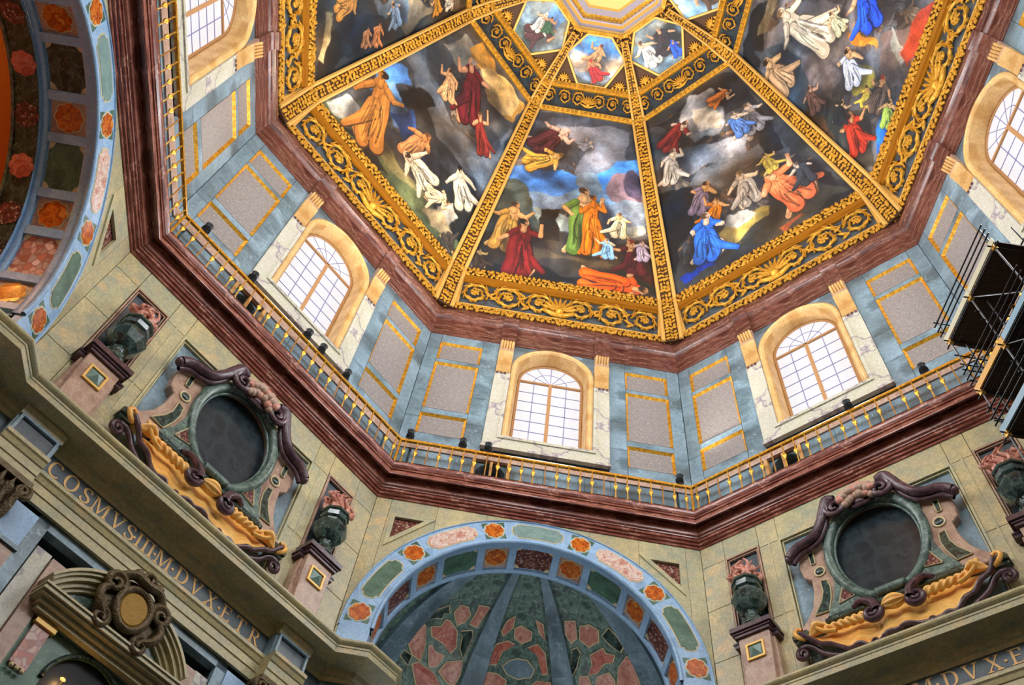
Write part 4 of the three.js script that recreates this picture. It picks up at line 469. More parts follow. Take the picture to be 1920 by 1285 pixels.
function arch(s, frontOrder, soffitOrder) {
  const o = trim(); at(o, s, 0, 0, WALL);
  const half = (r0, r1) => { const q = new THREE.Shape(); q.moveTo(-r1, AC - 0.6); q.lineTo(-r1, AC); q.absarc(0, AC, r1, Math.PI, 0, true); q.lineTo(r1, AC - 0.6); q.lineTo(r0, AC - 0.6); q.lineTo(r0, AC); q.absarc(0, AC, r0, 0, Math.PI, false); q.lineTo(-r0, AC - 0.6); q.closePath(); return new THREE.ExtrudeGeometry(q, { depth: 0.2, bevelEnabled: false, curveSegments: 48 }); };
  mesh('archivolt', half(AR + 0.04, AO).translate(0, 0, -0.16), M.sky, o);
  const edge = []; for (let k = 0; k <= 40; k++) { const a = Math.PI * k / 40; edge.push([AR * Math.cos(a), AC + AR * Math.sin(a), 0.03]); } mesh('edge_roll', tube(edge, 0.07, 80, 8), M.sky, o);
  mesh('outer_fillet', tube(edge.map(([x, y]) => [x * AO / AR, AC + (y - AC) * AO / AR, 0.04]), 0.035, 80, 6), M.sky, o);
  for (let k = -5; k <= 5; k++) {
    const ang = Math.PI / 2 - k * 16.75 * RAD, R = (AR + AO) / 2 + 0.03; if (Math.abs(k * 16.75) > 88) continue;
    if (k % 2) { const p = mesh('inlay_medallion', onFront(ext(scallop(0.3), 0.04, 0.065), ang, R, AC), M.alab, o); mesh('medallion_border', onFront(ext(scallop(0.345), 0.03, 0.05), ang, R, AC), M.fillet, p); mesh('medallion_field', merge([-1, 1].flatMap((a) => [-1, 1].map((b) => onFront(ext([[a * 0.38, b * 0.37], [a * 0.14, b * 0.37], [a * 0.3, b * 0.22], [a * 0.36, b * 0.12]], 0.03, 0.048), ang, R, AC)))), M.green, p); }
    else { const m = M[frontOrder[(k + 4) / 2]], L = 1.72, p = mesh('inlay_panel', onFront(ext(lobed(L, 0.58), 0.04, 0.06), ang, R, AC), m, o); mesh('panel_border', onFront(ext(lobed(L + 0.08, 0.66), 0.03, 0.05), ang, R, AC), M.fillet, p); }
  }
  const arcA = (r, z0, z1, n = 60) => surf(n, 1, (a, b) => { const t = Math.PI * a; return [r * Math.cos(t), AC + r * Math.sin(t), z0 + (z1 - z0) * b]; });
  mesh('soffit_ground', arcA(AR + 0.1, -SOFD, 0.03), M.sky, o);
  const zm = -SOFD / 2 - 0.02;
  for (const z of [[-0.26, 0.02], [-SOFD, -SOFD + 0.17]]) { const g = surf(60, 3, (a, b) => { const t = Math.PI * a, k = Math.round(b * 3), zz = [z[0], z[0], z[1], z[1]][k], r = [AR + 0.1, AR, AR, AR + 0.1][k]; return [r * Math.cos(t), AC + r * Math.sin(t), zz]; }); mesh('soffit_border', g, M.sky, o); }
  for (let k = -10; k <= 10; k++) { const deg = k * 16; if (k % 2 && Math.abs(deg / 2) < 88) { const c = Math.PI / 2 - deg / 2 * RAD; } }
  for (let k = -5; k <= 5; k++) {
    const ang = Math.PI / 2 - k * 16 * RAD; if (Math.abs(k) > 5) continue;
    for (const q of [-1, 1]) { if (k === 5 && q === 1 || k === -5 && q === -1) continue; }
    const wide = k % 2 === 0, w = (wide ? 15.2 : 10.8) * RAD * AR, ribAng = ang - (wide ? 9.2 : 6.8) * RAD;
    mesh('soffit_rib', onSoffit(softSlab(0.25, SOFD - 0.4, -0.1, 0.0, 2), ribAng, AR, zm, AC), M.sky, o);
    if (wide) { const m = M[soffitOrder[(k + 4) / 2]]; const p = mesh('coffer_panel', onSoffit(softSlab(w, 0.98, -0.12, -0.085, 8), ang, AR, zm, AC), m, o); mesh('coffer_corner', merge([-1, 1].flatMap((a) => [-1, 1].map((b) => onSoffit(ext([[a * w / 2, b * 0.49], [a * (w / 2 - 0.2), b * 0.49], [a * (w / 2 - 0.12), b * 0.37], [a * w / 2, b * 0.3]], -0.08, -0.072), ang, AR, zm, AC)))), M.fillet, p); }
    else { const p = mesh('coffer_panel', onSoffit(softSlab(w, 0.98, -0.12, -0.085, 6), ang, AR, zm, AC), M.pinkst, o); mesh('roundel_border', onSoffit(ext(scallop(0.39), -0.085, -0.07), ang, AR, zm, AC), M.fillet, p); mesh('roundel', onSoffit(ext(scallop(0.355), -0.085, -0.055), ang, AR, zm, AC), M.alab, p); }
  }
  return o;
}
arch('C', ['green', 'pinkv', 'pale', 'pinkv', 'green'], ['porph', 'green', 'porph', 'green', 'porph']);
arch('L2', ['green', 'pinkv', 'pale', 'pinkv', 'green'], ['porph', 'green', 'dark', 'green', 'pinkb']);
let niche;
{ // niche behind the middle arch: half dome of inlaid stones between two ribs
  const o = niche = structure('wall_niche'); at(o, 'C', 0, 0, WALL + SOFD); const R = 6.3;
  const P = (az, el, r) => { const a = az * RAD, e = el * RAD; return [r * Math.cos(e) * Math.sin(a), AC + r * Math.sin(e), -r * Math.cos(e) * Math.cos(a)]; };
  mesh('half_dome', surf(48, 24, (a, b) => P(-96 + 192 * a, -40 + 130 * b, R + 0.04)), tinted(M.verde, 1.25), o);
  mesh('arch_back', (() => { const g = new THREE.RingGeometry(AR + 0.05, 6.8, 48, 1, 0, Math.PI).translate(0, AC, 0.0); return g; })(), M.sky, o);
  for (const q of [-1, 1]) mesh('jamb_back', rect(q > 0 ? AR : -6.6, q > 0 ? 6.6 : -AR, 9, AC, -0.1, 0.0), M.cream[1], o);
  for (const [az] of [[-15.3], [23.6], [-54], [62]]) mesh('dome_rib', merge([surf(2, 30, (a, b) => P(az - 4.6 + 9.2 * a, -20 + 108 * b, R - 0.14)), surf(1, 30, (a, b) => P(az - 4.6, -20 + 108 * b, R - 0.14 + 0.2 * a)), surf(1, 30, (a, b) => P(az + 4.6, -20 + 108 * b, R - 0.14 + 0.2 * a))]), M.blue[0], o);
  const C = { pink: M.rose, red: M.redm, dark: M.dark, slate: M.blue[0] };
  for (const [k, list] of Object.entries(APSE)) for (const raw of list) {
    const pts = pairs(raw), cx = pts.reduce((s, p) => s + p[0], 0) / pts.length, cy = pts.reduce((s, p) => s + p[1], 0) / pts.length;
    const put = (grow, d0, d1) => { const sm = (pts.map(([a, e]) => { const dx = (a - cx) * Math.cos(cy * RAD), dy = e - cy, l = Math.hypot(dx, dy); return [dx * (1 + grow / l), dy * (1 + grow / l)]; })); const g = ext(sm, 0, 1), p = g.attributes.position; for (let i = 0; i < p.count; i++) { const el = cy + p.getY(i); p.setXYZ(i, ...P(cx + p.getX(i) / Math.cos(cy * RAD), el, R - (p.getZ(i) > 0.5 ? d1 : d0))); } g.computeVertexNormals(); return g; };
    const m = mesh('inlay_stone', put(0, -0.02, 0.05), C[k], o); mesh('inlay_border', put(0.45, -0.03, 0.03), M.fillet, m);
  }
}
{ // passage behind the far left arch: a second inlaid band and a warm lamplit wall
  const o = structure('wall_passage'); at(o, 'L2', 0, 0, WALL + SOFD);
  const band = (r, z0, z1) => surf(40, 1, (a, b) => { const t = Math.PI * (a * 1.2 - 0.1); return [r * Math.cos(t), AC + r * Math.sin(t), z0 + (z1 - z0) * b]; });
  mesh('barrel_vault', band(AR - 0.1, -0.72, 0), M.dark, o); mesh('arch_back', new THREE.RingGeometry(AR - 0.12, 6.6, 48, 1, 0, Math.PI).translate(0, AC, 0), M.sky, o);
  mesh('barrel_step', band(AR - 0.16, -0.72, -0.64), M.verde, o);
  for (let k = -4; k <= 4; k++) { const a = Math.PI / 2 - k * 17 * RAD; mesh('inlay_medallion', onSoffit(ext(scallop(0.32), 0, 0.03), a, AR - 0.1, -0.33, AC), k % 2 ? M.porph : M.redm, o); }
  mesh('rear_wall', rect(-6, 6, 9, 30, -3.4, -3.2), M.orangeWall, o); for (const q of [-1, 1]) mesh('side_wall', rect(q > 0 ? 4.9 : -5.1, q > 0 ? 5.1 : -4.9, 9, 30, -3.2, 0), M.orangeWall, o); mesh('passage_ceiling', rect(-6, 6, 29.8, 30, -3.2, 0), M.orangeWall, o);
  const globe = mesh('lamp_globe', new THREE.SphereGeometry(0.16, 16, 12), new THREE.MeshStandardMaterial({ color: '#ffb060', emissive: new THREE.Color(1, 0.5, 0.12), emissiveIntensity: 3 }), o); globe.position.set(0, 24.4, -2.5);
  mesh('lamp_rod', bar([0, 0.15, 0], [0, 5.4, 0], 0.02), M.brass, globe);
  const pl = new THREE.PointLight(new THREE.Color(1, 0.48, 0.1), 26); pl.name = 'lamp_light'; pl.castShadow = true; globe.add(pl);
}

// ---------- entablature over the tombs ----------
const CORON = [[0, 17.5], [0.14, 17.5], [0.16, 17.62], [0.24, 17.66], [0.3, 17.78], [0.36, 17.8], [0.94, 17.86], [0.94, 18.02], [0.96, 18.04], [0.96, 18.1], [0.98, 18.11], [1.03, 18.16], [1.05, 18.2], [1.05, 18.26], [0.1, 18.56], [0, 18.56]];
const FASC = [[0, 16.15], [0.1, 16.15], [0.1, 16.38], [0.13, 16.4], [0.13, 16.62], [0.16, 16.64], [0.2, 16.76], [0.24, 16.8], [0.24, 16.9], [0, 16.92]];
const outset = (prof, d) => prof.map(([o, y]) => [o > 0 ? o + d : -0.1, y]);
M.corn = tinted(M.cream[0], 0.86, 0.9, 0.74); M.darkCorn = tinted(M.plum, 1.0, 0.98, 0.9);
function ressaut(parent, u0, u1, q) {
  mesh('projecting_frieze', rect(u0, u1, 16.86, 17.6, -WALL - 0.1, -WALL + 0.4), M.blue[0], parent);
  const a = (u0 + u1) / 2, hw = (u1 - u0) / 2 - 0.12; mesh('frieze_tablet', rect(a - hw, a + hw, 16.98, 17.5, -WALL + 0.36, -WALL + 0.42), M.slate, parent); mesh('tablet_frame', frameGeo(a - hw, a + hw, 16.98, 17.5, 0.07, -WALL + 0.4, -WALL + 0.5), M.blue[3], parent);
  const ret = (prof, d) => sweepPlan([[u0, WALL], [u0, WALL - 0.001], [u1, WALL - 0.001], [u1, WALL]].slice(1, 3), outset(prof, d));
  mesh('projecting_architrave', ret(FASC, 0.4), M.corn, parent); mesh('bed_moulding', ret([[0, 17.55], [0.08, 17.55], [0.1, 17.66], [0.16, 17.72], [0.16, 17.8], [0, 17.8]], 0.4), M.corn, parent);
}
for (const s of ['L1', 'R1']) {
  const o = trim(); place(o, s); const W = WALL * T22 + 0.1;
  const full = (prof) => mitre(prof.map(([k, y]) => [WALL - k, y]));
  mesh('corona', full(CORON), M.corn, o); mesh('architrave', full(FASC), M.corn, o); mesh('frieze_slab', rect(-W, W, 16.88, 17.55, -WALL - 0.1, -WALL + 0.1), M.slate, o);
  ressaut(o, -4.86, -3.68, -1); ressaut(o, 3.68, 4.86, 1);
}
for (const s of ['C', 'L2', 'R2']) for (const q of [-1, 1]) {
  const o = trim(); place(o, s); const W = WALL * T22;
  let path = [[-W - 0.4, WALL], [-4.78, WALL], [-4.5, WALL + 0.28], [-4.5, WALL + 1.4]]; if (q > 0) path = path.map(([u, d]) => [-u, d]).reverse();
  const m = (prof) => sweepPlan(path, prof.map(([k, y]) => [k > 0 ? k : -0.3, y]));
  mesh('corona', m(CORON), M.corn, o); mesh('architrave', m(FASC), M.corn, o); mesh('frieze_slab', m([[0, 16.9], [0.06, 16.9], [0.06, 17.55], [0, 17.55]]), M.blue[0], o);
  mesh('frieze_tablet', rect(q > 0 ? 4.85 : -5.45, q > 0 ? 5.45 : -4.85, 16.98, 17.5, -WALL + 0.03, -WALL + 0.09), M.slate, o);
  mesh('impost_block', sweepPlan(path, [[-0.3, 9], [0, 9], [0, 16.2], [-0.3, 16.2]]), M.blue[3], o);
}
// inscriptions, one letter at a time
const font = await new FontLoader().loadAsync('fonts/droid/droid_serif_regular.typeface.json').catch(() => new FontLoader().loadAsync('fonts/droid/serif_regular.typeface.json'));
M.letter = new THREE.MeshStandardMaterial({ color: '#d6a868', metalness: 0.3, roughness: 0.45 });
const letterCache = {};
function letter(ch, parent, u) { if (!letterCache[ch]) { const g = ch === '·' ? ext(scallop(0.035, 4, 0.2), 0, 0.02).translate(0, 0.18, 0) : new TextGeometry(ch, { font, size: 0.43, depth: 0.015, curveSegments: 6, bevelEnabled: false }); g.computeBoundingBox(); const b = g.boundingBox; g.translate(-(b.min.x + b.max.x) / 2, 0, 0); letterCache[ch] = g; } const m = mesh('letter', letterCache[ch], M.letter, parent); m.position.set(u, 0, 0); return m; }
const INS = { L1: [['C', -3.37], ['O', -2.88], ['S', -2.43], ['M', -1.98], ['V', -1.46], ['S', -1.05], ['·', -0.9], ['I', -0.77], ['I', -0.56], ['I', -0.36], ['·', -0.24], ['M', 0.04], ['·', 0.36], ['D', 0.66], ['V', 1.15], ['X', 1.66], ['·', 1.96], ['E', 2.21], ['T', 2.72], ['R', 3.24]],
  R1: [['M', -0.07], ['·', 0.28], ['D', 0.6], ['V', 1.12], ['X', 1.67], ['·', 1.96], ['E', 2.22]] };
for (const s of ['L1', 'R1']) { const o = thing('inscription', s === 'L1' ? 'gilded capitals COSMVS III M DVX ETR on the slate frieze' : 'gilded capitals M DVX E on the slate frieze at the bottom edge', 'lettering'); at(o, s, 0, 17.02, WALL - 0.1); for (const [c, u] of INS[s]) letter(c, o, u); }
// ---------- cartouches with blank ovals ----------
const mir = (pts) => pts.map((p) => [-p[0], ...p.slice(1)]);
const sym = (pts) => [...pts, ...mir(pts).reverse()];      // from the top centre round the right side to the foot, closed on the left
function ell(a, b, n = 48, cy = 22.1, egg = 0.05) { const p = []; for (let k = 0; k < n; k++) { const t = k / n * Math.PI * 2, s = Math.sin(t); p.push([a * Math.cos(t) * (1 + egg * s), cy + b * s]); } return p; }
function spiral(cx, cy, R, turns, start, hand, z, n = 40, k1 = 0.8) { const p = []; for (let i = 0; i <= n; i++) { const t = i / n, a = start + hand * turns * Math.PI * 2 * t, r = R * (1 - k1 * t); p.push([cx + r * Math.cos(a), cy + r * Math.sin(a), z + 0.06 * t]); } return p; }
function holed(outer, inner) { const s = shapeOf(outer), h = new THREE.Path(); inner.forEach((p, i) => i ? h.lineTo(...p) : h.moveTo(...p)); h.closePath(); s.holes.push(h); return s; }
function cartouche(side, u, label) {
  const o = thing('cartouche', label, 'cartouche', 'stone cartouches with blank ovals'), Y = 18.5; at(o, side, u, Y, WALL + 0.12);
  const add = (n, g, m, keep, parent = o) => mesh(n, parent === o ? g.translate(0, -Y, 0) : g.translate(0, -Y, 0), m, parent, keep);
  const ears = sym([[0.3, 24.0], [1.0, 23.9], [1.5, 23.25], [2.0, 22.96], [2.38, 22.92], [2.44, 22.5], [2.36, 22.02], [2.16, 21.84], [2.18, 21.4], [2.33, 20.85], [2.56, 20.52], [2.86, 20.24], [2.86, 20.1]]);
  add('eared_plate', ext(holed(ears, ell(1.36, 1.76)), 0, 0.28, 0.03), M.pinkst);
  const gp = sym([[0.4, 23.95], [0.95, 23.85], [1.4, 23.3], [1.56, 22.9], [1.5, 22.2], [1.56, 22.08], [1.46, 21.8], [1.5, 21.35], [1.62, 20.85], [1.86, 20.42], [1.95, 20.16]]);
  add('green_plate', ext(holed(gp, ell(1.3, 1.72)), 0.26, 0.38, 0.02), M.verde);
  add('oval_frame', tube(ell(1.44, 1.86).map(([x, y]) => [x, y, 0.34]), 0.15, 96, 10, true), M.verde); add('inner_ring', tube(ell(1.28, 1.69).map(([x, y]) => [x, y, 0.26]), 0.05, 96, 8, true), M.verde);
  add('oval_panel', ext(ell(1.4, 1.8), -0.04, 0.04), M.slateDark);
  for (const q of [-1, 1]) {
    const F = (pts) => pts.map((p) => [q * p[0], ...p.slice(1)]);
    const inlay = (name, pts, mat, z) => { const m = add(name, ext(F(pts), z, z + 0.03), mat); const e = F(pts).map(([x, y]) => [x, y, z + 0.03]); add('inlay_border', tube(e, 0.022, e.length * 8, 5, true, true), M.fillet, false, m); };
    inlay('inlay_bar', [[1.9, 22.88], [2.06, 22.84], [2.04, 22.38], [1.9, 22.38]], M.dark, 0.28);
    inlay('curved_inlay', [[1.7, 21.6], [1.9, 21.66], [1.9, 21.25], [2.02, 20.92], [2.3, 20.52], [1.86, 20.5], [1.7, 20.95], [1.65, 21.3]], M.dark, 0.28);
    inlay('triangle_inlay', [[1.28, 21.08], [1.52, 20.52], [1.0, 20.62]], M.porph, 0.37);
    const ro = add('roundel', lathe([[0, 0.06], [0.1, 0.05], [0.12, 0.0]], 20).rotateX(Math.PI / 2).translate(q * 1.84, 22.02, 0.3), M.dark); add('roundel_ring', new THREE.TorusGeometry(0.16, 0.035, 8, 24).translate(q * 1.84, 22.02, 0.3), M.fillet, false, ro);
    // pediment scrolls
    const top = [[0.72, 24.22, .62], [0.95, 24.3, .64], [1.12, 24.02, .62], [1.32, 23.58, .6], [1.6, 23.2, .58], [1.9, 23.06, .56], [2.2, 23.02, .55], [2.42, 22.9, .55], [2.58, 22.72, .55]];
    const pd = add('pediment_scroll', merge([tube(F(top), (t) => 0.17 - 0.02 * t, 60, 10), tube(F(top.map(([x, y, z]) => [x - 0.07, y - 0.2, z - 0.1])), 0.075, 60, 8), new THREE.SphereGeometry(0.16, 10, 8).translate(q * 2.58, 22.72, 0.5)]), M.plum);
    add('volute', tube(F(spiral(0.74, 23.86, 0.36, 1.6, Math.PI * 0.55, -1, 0.64)), (t) => 0.13 - 0.07 * t, 60, 8), M.plum, false, pd);
    // ledge, feet, lower bars
    add('foot_block', merge([rect(q * 2.82 - 0.2, q * 2.82 + 0.2, 19.72, 19.84, 0, 0.4), rect(q * 2.82 - 0.24, q * 2.82 + 0.24, 19.84, 19.98, 0, 0.46), rect(q * 2.82 - 0.2, q * 2.82 + 0.2, 19.98, 20.1, 0, 0.4)]), M.dark);
    const bp = [[2.86, 19.5, .4], [2.68, 19.5, .42], [2.48, 19.36, .44], [2.3, 19.1, .46], [2.02, 18.88, .5], [1.72, 18.72, .54], [1.4, 18.62, .56]]; const lb = add('lower_bar', tube(F(bp), (t) => 0.1 - 0.04 * t, 40, 8), M.plum); add('bar_volute', tube(F(spiral(2.84, 19.3, 0.2, 1.4, Math.PI / 2, -1, 0.4)), (t) => 0.09 - 0.04 * t, 40, 8), M.plum, false, lb);
    add('small_volute', tube(F(spiral(0.76, 18.6, 0.14, 1.5, Math.PI, 1, 0.72)), (t) => 0.055 - 0.025 * t, 30, 6), M.plum);
    // twisted rope of gilded stone, ending in a lobed drapery end
    const rope = surf(90, 18, (a, b) => { const t = b * Math.PI * 2, R = 0.135 * (1 - 0.25 * a) * (1 + 0.2 * Math.cos(3 * (t + a * 13))) * (a < 0.02 || a > 0.98 ? 0.05 : 1); return [q * (0.8 + a * 1.25), 19.56 + 0.06 * a + R * Math.cos(t), 0.66 + R * Math.sin(t)]; });
    const rp = add('twisted_rope', rope, M.honey, true);
    add('drapery_end', merge([surf(24, 12, (a, b) => { const t = b * Math.PI * 2, R = 0.17 * Math.sin(Math.PI * Math.min(1, a * 0.95 + 0.05)) * (1 + 0.3 * Math.cos(t * 3 + a * 5)); return [q * (1.85 + a * 0.75), 19.66 + 0.16 * Math.sin(a * 4) + R * Math.cos(t) * 0.9, 0.62 + R * Math.sin(t)]; }), tube(F([[1.7, 19.42, .7], [2.0, 19.5, .74], [2.25, 19.78, .7], [2.35, 20.02, .6], [2.2, 20.05, .55]]), (t) => 0.07 - 0.03 * t, 30, 6)]), M.honey, true, rp);
    // central plum volutes over the rope
    const cv = add('clasp_volute', merge([tube(F([[1.15, 20.12, .48], [0.92, 20.2, .55], [0.7, 20.02, .68], [0.5, 19.72, .8], [0.46, 19.45, .84]]), (t) => 0.08 + 0.06 * t, 40, 8), tube(F(spiral(0.62, 19.42, 0.24, 1.5, Math.PI * 0.9, 1, 0.8)), (t) => 0.11 - 0.05 * t, 50, 8)]), M.plum);
    const curl = [[2.62, 19.62, .6], [2.8, 19.72, .6], [2.92, 19.92, .58], [2.82, 20.06, .55], [2.7, 19.98, .55]]; add('shell_curl', tube(F(curl), (t) => 0.08 - 0.03 * t, 30, 8), M.honey);
  }
  add('ledge', merge([rect(-2.0, 2.0, 20.0, 20.1, 0, 0.5), rect(-1.92, 1.92, 20.1, 20.2, 0, 0.44)]), M.dark);
  add('rolled_scroll', merge([new THREE.CylinderGeometry(0.14, 0.14, 0.8, 18).rotateZ(Math.PI / 2).translate(0.02, 20.28, 0.5), ...[-1, 1].map((q) => new THREE.TorusGeometry(0.12, 0.03, 6, 18).rotateY(Math.PI / 2).translate(0.02 + q * 0.4, 20.28, 0.5))]), M.verde);
  add('ribbed_bud', surf(32, 40, (a, b) => { const t = b * Math.PI * 2, R = 0.2 * Math.sin(Math.PI * a) ** 0.7 * (1 + 0.1 * Math.cos(t * 9)); return [(a - 0.5) * 0.7, 19.58 + R * Math.cos(t), 0.78 + R * Math.sin(t)]; }), M.honey, true);
  const low = smooth(([[-2.72, 19.72], [-2.5, 19.42], [-2.25, 19.2], [-1.98, 19.0], [-1.72, 18.84], [-1.42, 18.62], [-1.18, 18.68], [-1.0, 18.56], [-0.72, 18.54], [-0.4, 18.68], [0, 18.74], [0.4, 18.68], [0.72, 18.54], [1.0, 18.56], [1.18, 18.68], [1.42, 18.62], [1.72, 18.84], [1.98, 19.0], [2.25, 19.2], [2.5, 19.42], [2.72, 19.72]]).map(([a, b]) => [a, b + 0.08]), 6), ln = low.length - 1;
  const sheet = (off) => (a, b) => { const p = low[Math.round(a * ln)], x = p.x, yt = 20.0 - 0.25 * (Math.abs(x) / 2.7) ** 4, w = Math.sin(x * 9 + Math.sin(x * 3)) * 0.05 * b; return [x * (1 - 0.06 * (1 - b)), yt + (p.y - yt) * b, 0.18 + off + 0.3 * Math.sin(b * 1.9) + 0.2 * b * b + w]; };
  const shell = add('gilded_shell', merge([surf(ln, 14, sheet(0)), surf(ln, 14, sheet(-0.06))]), M.honey, true);
  add('shell_lip', tube(low.map((p) => { const s = sheet(0)(low.indexOf(p) / ln, 1); return [s[0], s[1], s[2]]; }), 0.075, 160, 8), M.plum, false, shell);
  const r = rng(side === 'L1' ? 31 : 37); const fg = new THREE.IcosahedronGeometry(1, 2);
  for (let k = 0; k < 27; k++) { const t = (k % 9) / 8 - 0.5, row = Math.floor(k / 9), x = t * (1.15 - 0.15 * row); const f = mesh('festoon_fruit', fg, k % 4 === 1 ? M.rose : M.pinkst, o); const s = 0.1 + 0.05 * r(); f.scale.set(s, s * (0.9 + .4 * r()), s); f.position.set(x, 24.36 - 0.9 * t * t - row * 0.17 - Y, 0.62 + 0.1 * (row === 1 ? 1 : 0) + 0.05 * r()); }
  add('festoon_bed', tube([[-0.6, 24.1, .5], [-0.3, 24.28, .52], [0, 24.32, .52], [0.3, 24.28, .52], [0.6, 24.1, .5]], 0.15, 30, 8), M.plum);
  add('mask', merge([new THREE.SphereGeometry(0.2, 14, 10).scale(1, 0.9, 0.7).translate(0, 23.86, 0.5), tube([[-0.5, 23.9, .45], [-0.2, 23.72, .5], [0, 23.66, .55], [0.2, 23.72, .5], [0.5, 23.9, .45]], 0.07, 24, 6)]), M.plum);
  return o;
}
const c1 = cartouche('R1', 0.06, 'stone cartouche with blank dark oval just right of the middle arch');
cartouche('L1', -0.02, 'stone cartouche with blank dark oval above the COSMVS inscription');

// ---------- pedestals and flaming urns ----------
function pedestal() {
  const o = new THREE.Group();
  mesh('body', merge([ext([[-0.44, 0], [0.44, 0], [0.5, 1.85], [-0.5, 1.85]], 0, 0.5, 0.02), ext([[-0.6, 0], [-0.4, 0], [-0.46, 1.75], [-0.56, 1.7]], 0, 0.3, 0.01), ext([[0.6, 0], [0.4, 0], [0.46, 1.75], [0.56, 1.7]], 0, 0.3, 0.01)]), M.pinkst, o);
  const cap = mesh('cap', merge([rect(-0.56, 0.56, 1.85, 1.95, 0, 0.58), rect(-0.6, 0.6, 1.95, 2.02, 0, 0.62), rect(-0.66, 0.66, 2.02, 2.18, 0, 0.68), rect(-0.7, 0.7, 1.72, 1.82, 0, 0.34), rect(-0.74, 0.74, 1.84, 1.9, 0, 0.36)]), M.plum, o);
  const d = mesh('pyramid_boss', new THREE.ConeGeometry(0.27, 0.16, 4).toNonIndexed().rotateY(Math.PI / 4).rotateX(Math.PI / 2).scale(1, 1.05, 1).translate(0, 1.25, 0.6), M.pale, o); d.geometry.computeVertexNormals();
  mesh('boss_frame', frameGeo(-0.22, 0.22, 1.03, 1.47, 0.06, 0.48, 0.56), M.goldLine, o); return o;
}
function urn(seed) {
  const o = new THREE.Group(), oct = (pts) => lathe(pts, 8, true).rotateY(Math.PI / 8);
  mesh('foot', lathe([[0, 0], [0.34, 0], [0.34, 0.1], [0.3, 0.14], [0.26, 0.2], [0.3, 0.28], [0.18, 0.36], [0.16, 0.5], [0.24, 0.58], [0, 0.58]], 20), M.dark, o);
  mesh('bowl', oct([[0.16, 0.52], [0.3, 0.6], [0.46, 0.8], [0.56, 1.08], [0.56, 1.16], [0.5, 1.22], [0.36, 1.3], [0, 1.3]]), M.dark, o);
  mesh('neck', oct([[0.34, 1.26], [0.36, 1.42], [0.44, 1.48], [0.46, 1.56], [0.4, 1.6], [0.42, 1.68], [0.48, 1.72], [0.48, 1.8], [0.36, 1.84], [0, 1.84]]), M.dark, o);
  const r = rng(seed);
  for (let k = 0; k < 34; k++) { const a = r() * 6.3, R = 0.36 * Math.sqrt(r()), x = R * Math.cos(a), z = R * Math.sin(a) * 0.7, h = 0.4 + 0.75 * r() * (1 - R * 1.3), w = 0.12 + 0.14 * r(), ph = r() * 6; mesh('flame_tongue', tube([[x, 1.8, z], [x * 1.3 + w * Math.sin(ph) * .5, 1.8 + h * 0.35, z * 1.2], [x * 1.35 - w * Math.sin(ph), 1.8 + h * 0.7, z * 1.3], [x * 1.2 + w * Math.sin(ph) * 0.8, 1.8 + h, z * 1.3]], (t) => 0.085 * (1 - t) ** 0.7 + 0.012, 18, 6), M.rose, o); }
  return o;
}
const pedProto = pedestal(), urnProto = [urn(1), urn(2)];
const urnPlace = [['L1', -4.13, 'beside the far left arch', 'left of the oval cartouche above the inscription'], ['L1', 4.13, 'between the left cartouche and the middle arch', 'left of the middle arch'], ['R1', -4.07, 'just right of the middle arch', 'right of the middle arch'], ['R1', 4.17, 'at the right edge under the scaffold', 'at the right edge']];
urnPlace.forEach(([s, u, where, w2], i) => {
  const p = pedProto.clone(); p.name = numbered('urn_pedestal'); p.userData = { label: `pinkish stone pedestal with a pyramid boss ${where}`, category: 'pedestal', group: 'urn pedestals' }; scene.add(p); at(p, s, u, 18.6, WALL);
  const q = urnProto[i % 2].clone(); q.name = numbered('flaming_urn'); q.userData = { label: `dark octagonal stone urn with pink carved flames ${where}`, category: 'urn', group: 'flaming urns' }; scene.add(q); at(q, s, u, 20.78, WALL - 0.34);
});

